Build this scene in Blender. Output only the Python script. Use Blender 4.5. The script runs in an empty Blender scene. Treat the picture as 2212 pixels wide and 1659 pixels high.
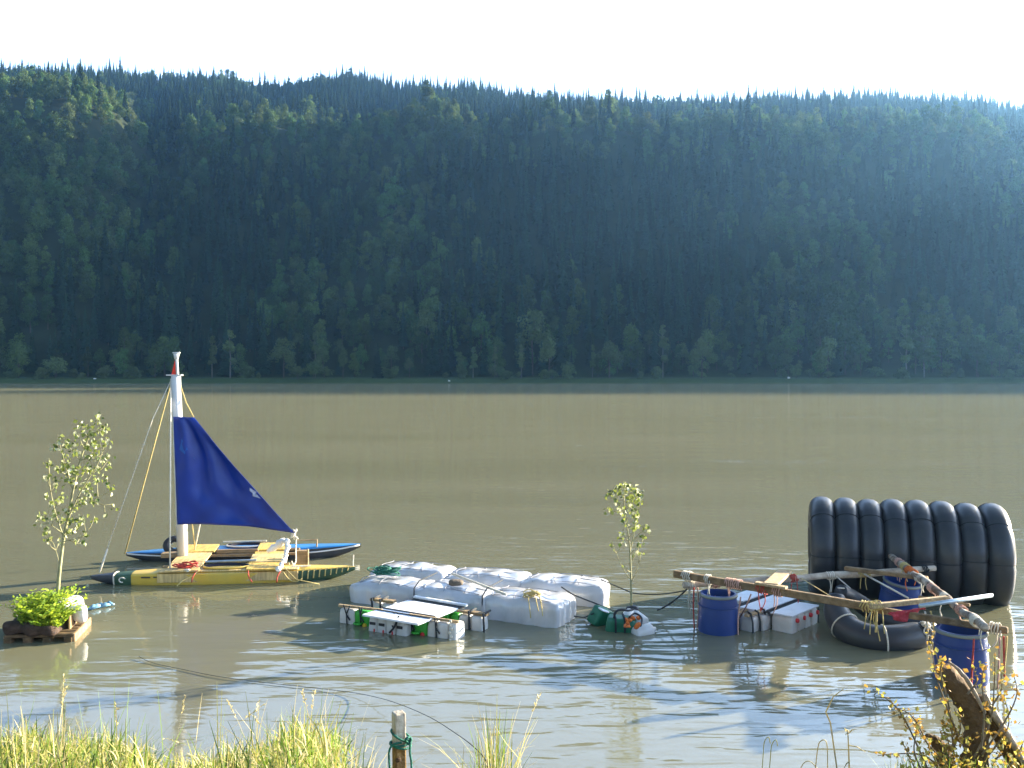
import bpy, bmesh, math, random
import numpy as np
from mathutils import Vector, Matrix, Euler, noise as mnoise

scene = bpy.context.scene
COL = scene.collection
R = math.radians
random.seed(7)
RNG = np.random.default_rng(11)

# ------------------------------------------------------------------ camera, sky, sun, exposure
CAM_H = 3.1
FOC = 1916.0            # focal length in pixels of a 2212 px wide view
PITCH = math.atan(22.5 / FOC)
cam = bpy.data.cameras.new("camera")
cam.sensor_width = 36.0
cam.lens = 36.0 * FOC / 2212.0
cam.clip_start = 0.1
cam.clip_end = 6000.0
cam_ob = bpy.data.objects.new("camera", cam)
cam_ob.location = (0, 0, CAM_H)
cam_ob.rotation_euler = (math.pi / 2 - PITCH, 0, 0)
COL.objects.link(cam_ob)
scene.camera = cam_ob

SUN_AZ, SUN_EL = R(62), R(13.0)
world = bpy.data.worlds.new("World")
scene.world = world
world.use_nodes = True
wn = world.node_tree
sky = wn.nodes.new('ShaderNodeTexSky')
sky.sky_type = 'NISHITA'
sky.sun_disc = False
sky.sun_elevation = SUN_EL
sky.sun_rotation = SUN_AZ
sky.altitude = 300
sky.air_density = 1.0
sky.dust_density = 2.5
sky.ozone_density = 1.2
# bright thin veil of high cloud low in the sky on the sun's side
def _wmath(op, a, b=0.0, c=None):
    n = wn.nodes.new('ShaderNodeMath'); n.operation = op
    for i, v in enumerate((a, b)):
        if isinstance(v, (int, float)): n.inputs[i].default_value = v
        else: wn.links.new(v, n.inputs[i])
    return n.outputs[0]
def _wrange(v, a, b, c, d):
    n = wn.nodes.new('ShaderNodeMapRange'); n.interpolation_type = 'SMOOTHSTEP'
    for i, q in enumerate((a, b, c, d)): n.inputs[i + 1].default_value = q
    wn.links.new(v, n.inputs[0]); return n.outputs[0]
_tc = wn.nodes.new('ShaderNodeTexCoord'); _sep = wn.nodes.new('ShaderNodeSeparateXYZ'); wn.links.new(_tc.outputs['Generated'], _sep.inputs[0])
_toward = _wmath('ADD', _wmath('MULTIPLY', _sep.outputs[0], math.sin(SUN_AZ)), _wmath('MULTIPLY', _sep.outputs[1], math.cos(SUN_AZ)))
_vn = wn.nodes.new('ShaderNodeTexNoise'); _vn.inputs['Scale'].default_value = 2.5; _vn.inputs['Detail'].default_value = 5; wn.links.new(_tc.outputs['Generated'], _vn.inputs['Vector'])
_veil = _wmath('MULTIPLY', _wmath('MULTIPLY', _wrange(_sep.outputs[2], 0.42, 0.62, 1, 0), _wrange(_toward, -0.34, -0.02, 0, 1)), _wrange(_vn.outputs['Fac'], 0.2, 0.6, 0.75, 1.0))
_veil = _wmath('MULTIPLY', _veil, _wrange(_toward, 0.6, 0.97, 1.0, 1.9))
_vm = wn.nodes.new('ShaderNodeVectorMath'); _vm.operation = 'SCALE'; _vm.inputs[0].default_value = (2.9, 4.2, 7.0); wn.links.new(_veil, _vm.inputs['Scale'])
_add = wn.nodes.new('ShaderNodeMixRGB'); _add.blend_type = 'ADD'; _add.inputs[0].default_value = 1.0
wn.links.new(sky.outputs[0], _add.inputs[1]); wn.links.new(_vm.outputs[0], _add.inputs[2])
wn.links.new(_add.outputs[0], wn.nodes['Background'].inputs[0])
wn.nodes['Background'].inputs[1].default_value = 0.05
sun = bpy.data.lights.new("sun", 'SUN')
sun.energy = 5.0
sun.angle = R(0.55)
sun.color = (1.0, 0.87, 0.66)
sun_ob = bpy.data.objects.new("sun", sun)
sd = Vector((math.sin(SUN_AZ) * math.cos(SUN_EL), math.cos(SUN_AZ) * math.cos(SUN_EL), math.sin(SUN_EL)))
sun_ob.rotation_euler = sd.to_track_quat('Z', 'Y').to_euler()
sun_ob.location = (40, 30, 40)
COL.objects.link(sun_ob)
scene.view_settings.view_transform = 'Standard'
scene.view_settings.look = 'None'
scene.view_settings.gamma = 1.0
scene.view_settings.exposure = 2.72
scene.cycles.volume_bounces = 1
scene.cycles.max_bounces = 8
scene.cycles.transparent_max_bounces = 12
scene.cycles.volume_step_rate = 4.0

# ------------------------------------------------------------------ picture -> place
CP, SP = math.cos(PITCH), math.sin(PITCH)
def ray(px, py):
    a, b = (px - 1106.0) / FOC, (829.5 - py) / FOC
    return Vector((a, CP + b * SP, b * CP - SP))
def W(px, py, z=0.0):
    """point of height z seen at (px, py)"""
    d = ray(px, py)
    return Vector((0, 0, CAM_H)) + d * ((z - CAM_H) / d.z)
def WD(px, py, y):
    """point at distance y seen at (px, py)"""
    d = ray(px, py)
    return Vector((0, 0, CAM_H)) + d * (y / d.y)

# ------------------------------------------------------------------ materials
MATS = {}
def pm(name, base, rough=0.6, var=0.18, scale=6.0, bump=0.0, bscale=40.0, spec=0.4, metal=0.0, trans=0.0,
       dirt=None, dirt_amt=0.35, dirt_scale=3.0, stretch=(1, 1, 1), rnd=0.0, grain=None, hue=0.0):
    """one procedural surface: noisy base colour, optional second tone in patches, bump, optional light coming through"""
    if name in MATS: return MATS[name]
    m = bpy.data.materials.new(name); m.use_nodes = True
    nt = m.node_tree; N = nt.nodes; L = nt.links
    b = N['Principled BSDF']; out = N['Material Output']
    tc = N.new('ShaderNodeTexCoord'); mp = N.new('ShaderNodeMapping')
    mp.inputs['Scale'].default_value = stretch
    L.new(tc.outputs['Object'], mp.inputs[0])
    nz = N.new('ShaderNodeTexNoise'); nz.inputs['Scale'].default_value = scale; nz.inputs['Detail'].default_value = 5
    L.new(mp.outputs[0], nz.inputs['Vector'])
    ramp = N.new('ShaderNodeValToRGB')
    lo = tuple(max(0, c * (1 - var)) for c in base) + (1,); hi = tuple(min(1, c * (1 + var)) for c in base) + (1,)
    ramp.color_ramp.elements[0].position = 0.3; ramp.color_ramp.elements[0].color = lo
    ramp.color_ramp.elements[1].position = 0.7; ramp.color_ramp.elements[1].color = hi
    L.new(nz.outputs['Fac'], ramp.inputs[0])
    colr = ramp.outputs[0]
    if dirt is not None:
        n2 = N.new('ShaderNodeTexNoise'); n2.inputs['Scale'].default_value = dirt_scale; n2.inputs['Detail'].default_value = 8
        n2.inputs['Roughness'].default_value = 0.65
        L.new(mp.outputs[0], n2.inputs['Vector'])
        r2 = N.new('ShaderNodeValToRGB'); r2.color_ramp.elements[0].position = 0.45; r2.color_ramp.elements[1].position = 0.68
        r2.color_ramp.elements[1].color = (dirt_amt,) * 3 + (1,)
        L.new(n2.outputs['Fac'], r2.inputs[0])
        mx = N.new('ShaderNodeMixRGB'); L.new(r2.outputs[0], mx.inputs[0]); L.new(colr, mx.inputs[1])
        mx.inputs[2].default_value = tuple(dirt) + (1,)
        colr = mx.outputs[0]
    if grain is not None:
        wv = N.new('ShaderNodeTexNoise'); wv.inputs['Scale'].default_value = 1.0; wv.inputs['Detail'].default_value = 4
        m3 = N.new('ShaderNodeMapping'); m3.inputs['Scale'].default_value = grain
        L.new(tc.outputs['Object'], m3.inputs[0]); L.new(m3.outputs[0], wv.inputs['Vector'])
        r3 = N.new('ShaderNodeValToRGB'); r3.color_ramp.elements[0].position = 0.35; r3.color_ramp.elements[1].position = 0.65
        r3.color_ramp.elements[0].color = (0.55, 0.5, 0.45, 1)
        L.new(wv.outputs['Fac'], r3.inputs[0])
        mx = N.new('ShaderNodeMixRGB'); mx.blend_type = 'MULTIPLY'; mx.inputs[0].default_value = 0.8
        L.new(colr, mx.inputs[1]); L.new(r3.outputs[0], mx.inputs[2]); colr = mx.outputs[0]
    if rnd > 0:
        oi = N.new('ShaderNodeObjectInfo'); hs = N.new('ShaderNodeHueSaturation')
        mr = N.new('ShaderNodeMapRange'); mr.inputs[3].default_value = 1 - rnd; mr.inputs[4].default_value = 1 + rnd
        L.new(oi.outputs['Random'], mr.inputs[0]); L.new(mr.outputs[0], hs.inputs['Value'])
        if hue > 0:
            mm = N.new('ShaderNodeMath'); mm.operation = 'MULTIPLY'; mm.inputs[1].default_value = 7.31
            fr = N.new('ShaderNodeMath'); fr.operation = 'FRACT'
            mh = N.new('ShaderNodeMapRange'); mh.inputs[3].default_value = 0.5 - hue; mh.inputs[4].default_value = 0.5 + hue * 0.6
            L.new(oi.outputs['Random'], mm.inputs[0]); L.new(mm.outputs[0], fr.inputs[0]); L.new(fr.outputs[0], mh.inputs[0])
            L.new(mh.outputs[0], hs.inputs['Hue'])
        L.new(colr, hs.inputs['Color']); colr = hs.outputs[0]
    L.new(colr, b.inputs['Base Color'])
    b.inputs['Roughness'].default_value = rough
    b.inputs['Specular IOR Level'].default_value = spec
    b.inputs['Metallic'].default_value = metal
    if bump > 0:
        nb = N.new('ShaderNodeTexNoise'); nb.inputs['Scale'].default_value = bscale; nb.inputs['Detail'].default_value = 4
        L.new(mp.outputs[0], nb.inputs['Vector'])
        bp = N.new('ShaderNodeBump'); bp.inputs['Strength'].default_value = bump; bp.inputs['Distance'].default_value = 0.02
        L.new(nb.outputs['Fac'], bp.inputs['Height']); L.new(bp.outputs[0], b.inputs['Normal'])
    if trans > 0:
        tr = N.new('ShaderNodeBsdfTranslucent'); L.new(colr, tr.inputs[0])
        ms = N.new('ShaderNodeMixShader'); ms.inputs[0].default_value = trans
        L.new(b.outputs[0], ms.inputs[1]); L.new(tr.outputs[0], ms.inputs[2]); L.new(ms.outputs[0], out.inputs[0])
    MATS[name] = m
    return m

# ------------------------------------------------------------------ mesh builder
class MB:
    def __init__(self): self.v = []; self.f = []; self.m = []
    def add(self, vs, fs, mi=0):
        o = len(self.v); self.v += [tuple(p) for p in vs]
        for f in fs: self.f.append([o + i for i in f]); self.m.append(mi)
        return self
    def box(self, c, size, rot=None, r=0.0, mi=0, seg=1):
        bm = bmesh.new(); bmesh.ops.create_cube(bm, size=1.0)
        for v in bm.verts: v.co = Vector((v.co.x * size[0], v.co.y * size[1], v.co.z * size[2]))
        if r > 0: bmesh.ops.bevel(bm, geom=bm.edges[:], offset=min(r, min(size) * 0.48), segments=seg, affect='EDGES', profile=0.5)
        bm.verts.index_update()
        M = (rot.to_matrix() if isinstance(rot, Euler) else rot) if rot is not None else Matrix.Identity(3)
        c = Vector(c)
        self.add([c + M @ v.co for v in bm.verts], [[v.index for v in f.verts] for f in bm.faces], mi)
        bm.free(); return self
    def beam(self, p0, p1, w, h, up=(0, 0, 1), r=0.006, mi=0):
        p0, p1 = Vector(p0), Vector(p1); d = p1 - p0; x = d.normalized(); u = Vector(up)
        y = u.cross(x).normalized(); z = x.cross(y)
        M = Matrix((x, y, z)).transposed()
        return self.box((p0 + p1) / 2, (d.length, w, h), M, r, mi)
    def tube(self, pts, rad, n=8, mi=0, cap=True, closed=False, jit=0.0):
        pts = [Vector(p) for p in pts]; k = len(pts)
        rads = list(rad) if hasattr(rad, '__len__') else [rad] * k
        ref = None; vs = []
        for i in range(k):
            if closed: t = (pts[(i + 1) % k] - pts[i - 1])
            else: t = pts[min(i + 1, k - 1)] - pts[max(i - 1, 0)]
            t = t.normalized() if t.length > 1e-9 else Vector((0, 0, 1))
            if ref is None:
                ref = t.cross(Vector((0.13, 0.21, 1)) if abs(t.z) < 0.95 else Vector((1, 0.1, 0))).normalized()
            ref = (ref - t * ref.dot(t)).normalized(); bi = t.cross(ref)
            for j in range(n):
                a = 2 * math.pi * j / n
                rr = rads[i] * (1 + (random.uniform(-jit, jit) if jit else 0))
                vs.append(pts[i] + (ref * math.cos(a) + bi * math.sin(a)) * rr)
        fs = []
        for i in range(k if closed else k - 1):
            i2 = (i + 1) % k
            for j in range(n):
                fs.append([i * n + j, i * n + (j + 1) % n, i2 * n + (j + 1) % n, i2 * n + j])
        if cap and not closed:
            fs.append(list(range(n))[::-1]); fs.append([(k - 1) * n + j for j in range(n)])
        return self.add(vs, fs, mi)
    def lathe(self, prof, c, n=40, mi=0, rot=None):
        M = (rot.to_matrix() if isinstance(rot, Euler) else rot) if rot is not None else Matrix.Identity(3)
        c = Vector(c); vs = []; fs = []
        for r, z in prof:
            for j in range(n):
                a = 2 * math.pi * j / n; vs.append(c + M @ Vector((r * math.cos(a), r * math.sin(a), z)))
        for i in range(len(prof) - 1):
            for j in range(n): fs.append([i * n + j, i * n + (j + 1) % n, (i + 1) * n + (j + 1) % n, (i + 1) * n + j])
        return self.add(vs, fs, mi)
    def superbox(self, c, size, rot=None, p=6.0, res=8, mi=0, lump=0.0, fn=None):
        """cube puffed to a rounded block"""
        M = (rot.to_matrix() if isinstance(rot, Euler) else rot) if rot is not None else Matrix.Identity(3)
        c = Vector(c); key = {}; vs = []; fs = []
        sh = random.random() * 50
        def vid(i, j, k):
            q = (i, j, k)
            if q not in key:
                v = Vector([math.tan(t * math.pi / 4 * 0.98) / math.tan(math.pi / 4 * .98) for t in (2 * i / res - 1, 2 * j / res - 1, 2 * k / res - 1)])
                n = (abs(v.x) ** p + abs(v.y) ** p + abs(v.z) ** p) ** (1 / p)
                v = v / n
                w = Vector((v.x * size[0] / 2, v.y * size[1] / 2, v.z * size[2] / 2))
                if fn: w = fn(v, w)
                if lump: w += v * lump * mnoise.noise(w * 5 + Vector((sh, 0, 0)))
                key[q] = len(vs); vs.append(c + M @ w)
            return key[q]
        for a in range(res):
            for b in range(res):
                fs.append([vid(a, b, res), vid(a + 1, b, res), vid(a + 1, b + 1, res), vid(a, b + 1, res)])
                fs.append([vid(a, b, 0), vid(a, b + 1, 0), vid(a + 1, b + 1, 0), vid(a + 1, b, 0)])
                fs.append([vid(0, a, b), vid(0, a, b + 1), vid(0, a + 1, b + 1), vid(0, a + 1, b)])
                fs.append([vid(res, a, b), vid(res, a + 1, b), vid(res, a + 1, b + 1), vid(res, a, b + 1)])
                fs.append([vid(a, 0, b), vid(a + 1, 0, b), vid(a + 1, 0, b + 1), vid(a, 0, b + 1)])
                fs.append([vid(a, res, b), vid(a, res, b + 1), vid(a + 1, res, b + 1), vid(a + 1, res, b)])
        return self.add(vs, fs, mi)
    def leaf(self, c, size, dirv=None, mi=0, fold=0.25, wid=0.7):
        d = Vector(dirv) if dirv is not None else Vector((random.gauss(0, 1), random.gauss(0, 1), random.gauss(-.3, 1)))
        d = d.normalized(); s = d.cross(Vector((random.gauss(0, 1), random.gauss(0, 1), random.gauss(0, 1)))).normalized(); n = d.cross(s)
        c = Vector(c); w = size * wid / 2
        self.add([c, c + d * size * .45 + s * w + n * w * fold, c + d * size, c + d * size * .45 - s * w + n * w * fold], [[0, 1, 2], [0, 2, 3]], mi)
    def build(self, name, mats, parent=None, smooth=False, auto=None):
        me = bpy.data.meshes.new(name)
        vs = self.v
        if parent is not None and parent.name in ROOTM and not getattr(self, 'local', False):
            I = ROOTM[parent.name].inverted(); vs = [I @ Vector(p) for p in vs]
        me.from_pydata([tuple(p) for p in vs], [], self.f)
        if not isinstance(mats, (list, tuple)): mats = [mats]
        for m in mats: me.materials.append(m)
        if len(mats) > 1: me.polygons.foreach_set('material_index', self.m)
        if smooth: me.polygons.foreach_set('use_smooth', [True] * len(me.polygons))
        me.update()
        o = bpy.data.objects.new(name, me); COL.objects.link(o)
        if parent is not None:
            o.parent = parent
            if parent.name in ROOTM: ROOTM[o.name] = ROOTM[parent.name]
        if auto is not None:
            bm = bmesh.new(); bm.from_mesh(me)
            for e in bm.edges:
                if len(e.link_faces) == 2 and e.calc_face_angle(0) > R(auto): e.smooth = False
            for f in bm.faces: f.smooth = True
            bm.to_mesh(me); bm.free()
        return o
def LB():
    m = MB(); m.local = True; return m
ROOTM = {}
def thing(name, label, cat, loc=(0, 0, 0), rz=0.0, group=None):
    o = bpy.data.objects.new(name, None); o.empty_display_size = 0.1; COL.objects.link(o)
    o.location = loc; o.rotation_euler = (0, 0, rz)
    ROOTM[o.name] = Matrix.Translation(Vector(loc)) @ Matrix.Rotation(rz, 4, 'Z')
    return tag(o, label, cat, group)
def tag(o, label=None, cat=None, group=None, kind=None):
    if label: o['label'] = label
    if cat: o['category'] = cat
    if group: o['group'] = group
    if kind: o['kind'] = kind
    return o
def centred(o):
    """give a one-mesh thing its origin at its base"""
    me = o.data; n = len(me.vertices); a = np.empty(n * 3); me.vertices.foreach_get('co', a); a = a.reshape(-1, 3)
    c = Vector((float(a[:, 0].mean()), float(a[:, 1].mean()), float(a[:, 2].min())))
    me.transform(Matrix.Translation(-c)); o.location = c; return o
def sag(p0, p1, s, n=14, wob=0.0):
    p0, p1 = Vector(p0), Vector(p1); r = []
    for i in range(n + 1):
        t = i / n; q = p0.lerp(p1, t); q.z -= s * 4 * t * (1 - t)
        if wob and 0 < i < n: q += Vector((random.uniform(-wob, wob), random.uniform(-wob, wob), random.uniform(-wob, wob)))
        r.append(q)
    return r
def smooth_path(pts, n=6):
    pts = [Vector(p) for p in pts]; r = []
    for i in range(len(pts) - 1):
        p0, p1, p2, p3 = pts[max(i - 1, 0)], pts[i], pts[i + 1], pts[min(i + 2, len(pts) - 1)]
        for k in range(n):
            t = k / n
            r.append(0.5 * ((2 * p1) + (p2 - p0) * t + (2 * p0 - 5 * p1 + 4 * p2 - p3) * t * t + (3 * p1 - p0 - 3 * p2 + p3) * t ** 3))
    r.append(pts[-1]); return r
def lerp_list(xs, k):
    n = len(xs) - 1; out = []
    for i in range(k):
        t = i / (k - 1) * n; a = min(int(t), n - 1); out.append(xs[a] + (xs[a + 1] - xs[a]) * (t - a))
    return out

# ------------------------------------------------------------------ terrain
def vnoise(x, y, seed=0, octaves=4):
    """smooth value noise on arrays"""
    x = np.asarray(x, float); y = np.asarray(y, float); out = np.zeros(np.broadcast(x, y).shape); amp = 1.0; tot = 0
    for o in range(octaves):
        xi = np.floor(x).astype(np.int64); yi = np.floor(y).astype(np.int64); fx = x - xi; fy = y - yi
        fx = fx * fx * (3 - 2 * fx); fy = fy * fy * (3 - 2 * fy)
        def h(a, b):
            k = (a * 374761393 + b * 668265263 + (seed + o) * 1442695041) & 0x7fffffff
            k = ((k ^ (k >> 13)) * 1274126177) & 0x7fffffff
            return ((k ^ (k >> 16)) & 0xffff) / 65535.0
        v = (h(xi, yi) * (1 - fx) + h(xi + 1, yi) * fx) * (1 - fy) + (h(xi, yi + 1) * (1 - fx) + h(xi + 1, yi + 1) * fx) * fy
        out = out + amp * (v * 2 - 1); tot += amp; amp *= 0.5; x = x * 2.03 + 11.3; y = y * 2.03 + 5.7
    return out / tot

SHORE = 282.0
RX = np.array([-900, -300, 0, 100, 200, 300, 400, 500, 580, 640, 720, 780, 830, 900, 1000, 1100, 1150, 1210, 1400, 1600, 1700, 1860, 2000, 2100, 2170, 2212, 2400, 2900, 3500, 3850, 4400, 6000], float)
RY = np.array([150, 135, 130, 140, 142, 154, 164, 166, 182, 176, 160, 160, 176, 184, 186, 200, 208, 216, 216, 214, 211, 205, 212, 217, 228, 236, 225, 184, 184, 12, -8, -8], float)  # last entries, right of the view: unseen ridge raised to shade the far water
def hill(x, y):
    """far bank, steep wooded slope up to a shoulder, higher ridge behind it, a spur reaching forward at the left"""
    x = np.asarray(x, float); y = np.asarray(y, float)
    a = x / np.maximum(y, 200); px = 1106 + FOC * a
    zr = (807 - np.interp(px, RX, RY)) / FOC * 840 + CAM_H - 9.5
    ph = (x + 25 * vnoise(x / 130, x * 0, 44, 1)) / 78.0; ph = ph - np.floor(ph)
    saw = np.where(ph < 0.66, ph / 0.66, (1 - ph) / 0.34); saw = saw * saw * (3 - 2 * saw)
    zs = 115.0 + (12 - 5 * np.clip((px - 1050) / 200, 0, 1)) * saw + 5 * vnoise(x / 75, x * 0, 41, 2) - np.clip((px - 1900) / 300, 0, 1) * 8 - 16 * np.exp(-((px - 330) / 60) ** 2)
    w = np.clip((330 - px) / 200, 0, 1); w = w * w * (3 - 2 * w)
    Y = [250, 303, 345, 400, 430, 475, 600, 840, 1000, 1300, 1700]
    def prof(zv):
        o = np.zeros(np.broadcast(x, y).shape)
        for i in range(len(Y) - 1):
            k = (y >= Y[i]) & (y < Y[i + 1]); t = (y - Y[i]) / (Y[i + 1] - Y[i])
            o = np.where(k, zv[i] + (zv[i + 1] - zv[i]) * t, o)
        return o
    z0 = 0 * zs
    main = prof([z0, z0 + 2, zs * .30, zs * .78, zs, zs + 8, zs + 8 + (zr - zs - 8) * .32, zr, zr * .93, zr * .6, zr * .4])
    spur = prof([z0, z0 + 2, z0 + 62, z0 + 121, z0 + 136, z0 + 150, z0 + 182, zr - 5, zr * .93, zr * .6, zr * .4])
    z = main * (1 - w) + spur * w
    up = np.clip((y - 305) / 120, 0, 1)
    z = z + up * (4 * vnoise(x / 45, y / 60, 3, 3) + 2.0 * vnoise(x / 20, y / 25, 5, 2))
    s = SHORE + 2.6 * vnoise(x / 22, y * 0, 9, 4)
    bank = np.where(y < s, -1.5 + 1.5 * np.clip((y - (s - 8)) / 8, 0, 1), np.minimum(1.4, (y - s) * 0.45)) + np.clip((y - s - 3) / 20, 0, 1) * 0.6
    t = np.clip((y - 296) / 18, 0, 1)
    return np.where(y < 296, bank, bank * (1 - t) + np.maximum(z, bank) * t)
def grid_mesh(name, xs, ys, zf, mat):
    X, Y = np.meshgrid(xs, ys); Z = zf(X, Y)
    co = np.stack([X, Y, Z], -1).reshape(-1, 3)
    nx, ny = len(xs), len(ys)
    i = np.arange(nx * ny).reshape(ny, nx)
    q = np.stack([i[:-1, :-1], i[:-1, 1:], i[1:, 1:], i[1:, :-1]], -1).reshape(-1, 4)
    me = bpy.data.meshes.new(name)
    me.vertices.add(len(co)); me.vertices.foreach_set('co', co.ravel())
    me.loops.add(q.size); me.loops.foreach_set('vertex_index', q.ravel().astype(np.int32))
    me.polygons.add(len(q)); me.polygons.foreach_set('loop_start', np.arange(0, q.size, 4, dtype=np.int32))
    me.polygons.foreach_set('use_smooth', np.ones(len(q), bool))
    me.materials.append(mat); me.update(calc_edges=True); me.validate()
    o = bpy.data.objects.new(name, me); COL.objects.link(o); return o

M_soil = pm("forest_floor", (0.035, 0.04, 0.018), rough=0.95, var=0.4, scale=0.08)
def hillside_material():
    m = bpy.data.materials.new("hillside_ground"); m.use_nodes = True
    nt = m.node_tree; N = nt.nodes; L = nt.links; b = N['Principled BSDF']
    g = N.new('ShaderNodeNewGeometry'); sx = N.new('ShaderNodeSeparateXYZ'); L.new(g.outputs['Position'], sx.inputs[0])
    nz = N.new('ShaderNodeTexNoise'); nz.inputs['Scale'].default_value = 0.25; nz.inputs['Detail'].default_value = 6
    L.new(g.outputs['Position'], nz.inputs['Vector'])
    mr = N.new('ShaderNodeMapRange'); mr.inputs[1].default_value = 296; mr.inputs[2].default_value = 310
    L.new(sx.outputs[1], mr.inputs[0])
    r1 = N.new('ShaderNodeValToRGB'); r1.color_ramp.elements[0].color = (0.03, 0.05, 0.016, 1); r1.color_ramp.elements[1].color = (0.055, 0.085, 0.028, 1)
    r2 = N.new('ShaderNodeValToRGB'); r2.color_ramp.elements[0].color = (0.015, 0.022, 0.01, 1); r2.color_ramp.elements[1].color = (0.035, 0.045, 0.02, 1)
    L.new(nz.outputs['Fac'], r1.inputs[0]); L.new(nz.outputs['Fac'], r2.inputs[0])
    mx = N.new('ShaderNodeMixRGB'); L.new(mr.outputs[0], mx.inputs[0]); L.new(r1.outputs[0], mx.inputs[1]); L.new(r2.outputs[0], mx.inputs[2])
    L.new(mx.outputs[0], b.inputs['Base Color']); b.inputs['Roughness'].default_value = 1.0; b.inputs['Specular IOR Level'].default_value = 0.1
    return m
hs_x = np.concatenate([np.arange(-900, 1900, 10.0)])
hs_y = np.concatenate([np.arange(270, 312, 1.5), np.arange(312, 900, 8.0), np.arange(900, 1400, 25.0)])
hillside = tag(grid_mesh("hillside", hs_x, hs_y, hill, hillside_material()), kind='structure')

# near bank: lawn edge falling to the water under the camera
def near_bank_z(x, y):
    yy = y + 0.10 * vnoise(x / 0.8, y / 0.8, 21, 3) * 2 + np.clip(-(x + 1.2), 0, 3) * -0.10 + np.clip(x - 1.6, 0, 2) * -0.25
    z = np.interp(yy, [-12, -2, 1.5, 2.6, 3.8, 5.0, 6.2, 7.5, 9], [1.7, 1.55, 1.5, 1.35, 0.95, 0.55, 0.02, -0.7, -1.3])
    return z + 0.03 * vnoise(x / 0.25, y / 0.25, 4, 3)
M_bank = pm("bank_soil", (0.075, 0.06, 0.03), rough=0.95, var=0.5, scale=9, bump=0.8, bscale=30, dirt=(0.05, 0.075, 0.02), dirt_amt=0.9, dirt_scale=4)
near_bank = tag(grid_mesh("near_bank", np.concatenate([np.arange(-60, -8, 2.0), np.arange(-8, 8, 0.12), np.arange(8, 60, 2.0)]), np.concatenate([np.arange(-50, -2, 2.0), np.arange(-2, 9.01, 0.12)]), near_bank_z, M_bank), kind='structure')

# river
def river_material():
    m = bpy.data.materials.new("river_water"); m.use_nodes = True
    nt = m.node_tree; N = nt.nodes; L = nt.links; b = N['Principled BSDF']
    g = N.new('ShaderNodeNewGeometry')
    def noise(scale, vec, detail=3.0, rough=0.5):
        mp = N.new('ShaderNodeMapping'); mp.inputs['Scale'].default_value = vec
        L.new(g.outputs['Position'], mp.inputs[0])
        n = N.new('ShaderNodeTexNoise'); n.inputs['Scale'].default_value = scale; n.inputs['Detail'].default_value = detail; n.inputs['Roughness'].default_value = rough
        n.inputs['Distortion'].default_value = 0.4
        L.new(mp.outputs[0], n.inputs['Vector']); return n.outputs['Fac']
    def math_(op, a, bb):
        n = N.new('ShaderNodeMath'); n.operation = op
        for i, v in enumerate((a, bb)):
            if v is None: continue
            if isinstance(v, (int, float)): n.inputs[i].default_value = v
            else: L.new(v, n.inputs[i])
        return n.outputs[0]
    silt = noise(0.12, (0.25, 1.6, 1), 7, 0.65)
    rp = N.new('ShaderNodeValToRGB'); rp.color_ramp.elements[0].position = 0.25; rp.color_ramp.elements[1].position = 0.8
    rp.color_ramp.elements[0].color = (0.135, 0.134, 0.080, 1); rp.color_ramp.elements[1].color = (0.184, 0.178, 0.115, 1)
    L.new(silt, rp.inputs[0])
    df = N.new('ShaderNodeBsdfDiffuse'); L.new(rp.outputs[0], df.inputs['Color'])
    gl = N.new('ShaderNodeBsdfGlossy'); gl.inputs['Roughness'].default_value = 0.06; gl.inputs['Color'].default_value = (1, 1, 1, 1)
    fr = N.new('ShaderNodeFresnel'); fr.inputs['IOR'].default_value = 1.45
    mn = N.new('ShaderNodeMath'); mn.operation = 'MINIMUM'; mn.inputs[1].default_value = 0.34; L.new(fr.outputs[0], mn.inputs[0])
    ms = N.new('ShaderNodeMixShader'); L.new(mn.outputs[0], ms.inputs[0]); L.new(df.outputs[0], ms.inputs[1]); L.new(gl.outputs[0], ms.inputs[2])
    L.new(ms.outputs[0], N['Material Output'].inputs[0]); N.remove(b)
    # gusts: patches where the ripples are higher
    gust = noise(0.16, (0.6, 1.2, 1), 2)
    gm = N.new('ShaderNodeMapRange'); gm.inputs[1].default_value = 0.38; gm.inputs[2].default_value = 0.62; gm.inputs[3].default_value = 0.35; gm.inputs[4].default_value = 1.0
    L.new(gust, gm.inputs[0])
    sx = N.new('ShaderNodeSeparateXYZ'); L.new(g.outputs['Position'], sx.inputs[0])
    lee = N.new('ShaderNodeMapRange'); lee.inputs[1].default_value = -4.5; lee.inputs[2].default_value = 1.0; lee.inputs[3].default_value = 0.35; lee.inputs[4].default_value = 1.0
    L.new(sx.outputs[0], lee.inputs[0])
    w1 = math_('MULTIPLY', noise(3.4, (0.33, 1.25, 1), 2.0, 0.5), 0.017)
    w2 = math_('MULTIPLY', noise(0.55, (0.5, 1.3, 1), 1.5), 0.03)
    w3 = math_('MULTIPLY', noise(7.0, (0.6, 1.5, 1), 1.5), 0.003)
    h = math_('ADD', math_('ADD', w1, w3), w2)
    st = N.new('ShaderNodeMapRange'); st.inputs[1].default_value = 0.60; st.inputs[2].default_value = 0.72; L.new(noise(0.05, (0.35, 5.0, 1), 2), st.inputs[0])
    w4 = math_('MULTIPLY', math_('MULTIPLY', noise(3.0, (0.4, 1.4, 1), 2), 0.05), st.outputs[0])
    h = math_('ADD', h, w4)
    h = math_('MULTIPLY', h, math_('MULTIPLY', gm.outputs[0], lee.outputs[0]))
    bp = N.new('ShaderNodeBump'); bp.inputs['Strength'].default_value = 1.0; bp.inputs['Distance'].default_value = 1.0
    L.new(h, bp.inputs['Height']); L.new(bp.outputs[0], gl.inputs['Normal']); L.new(bp.outputs[0], fr.inputs['Normal'])
    return m
wm = MB()
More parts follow.
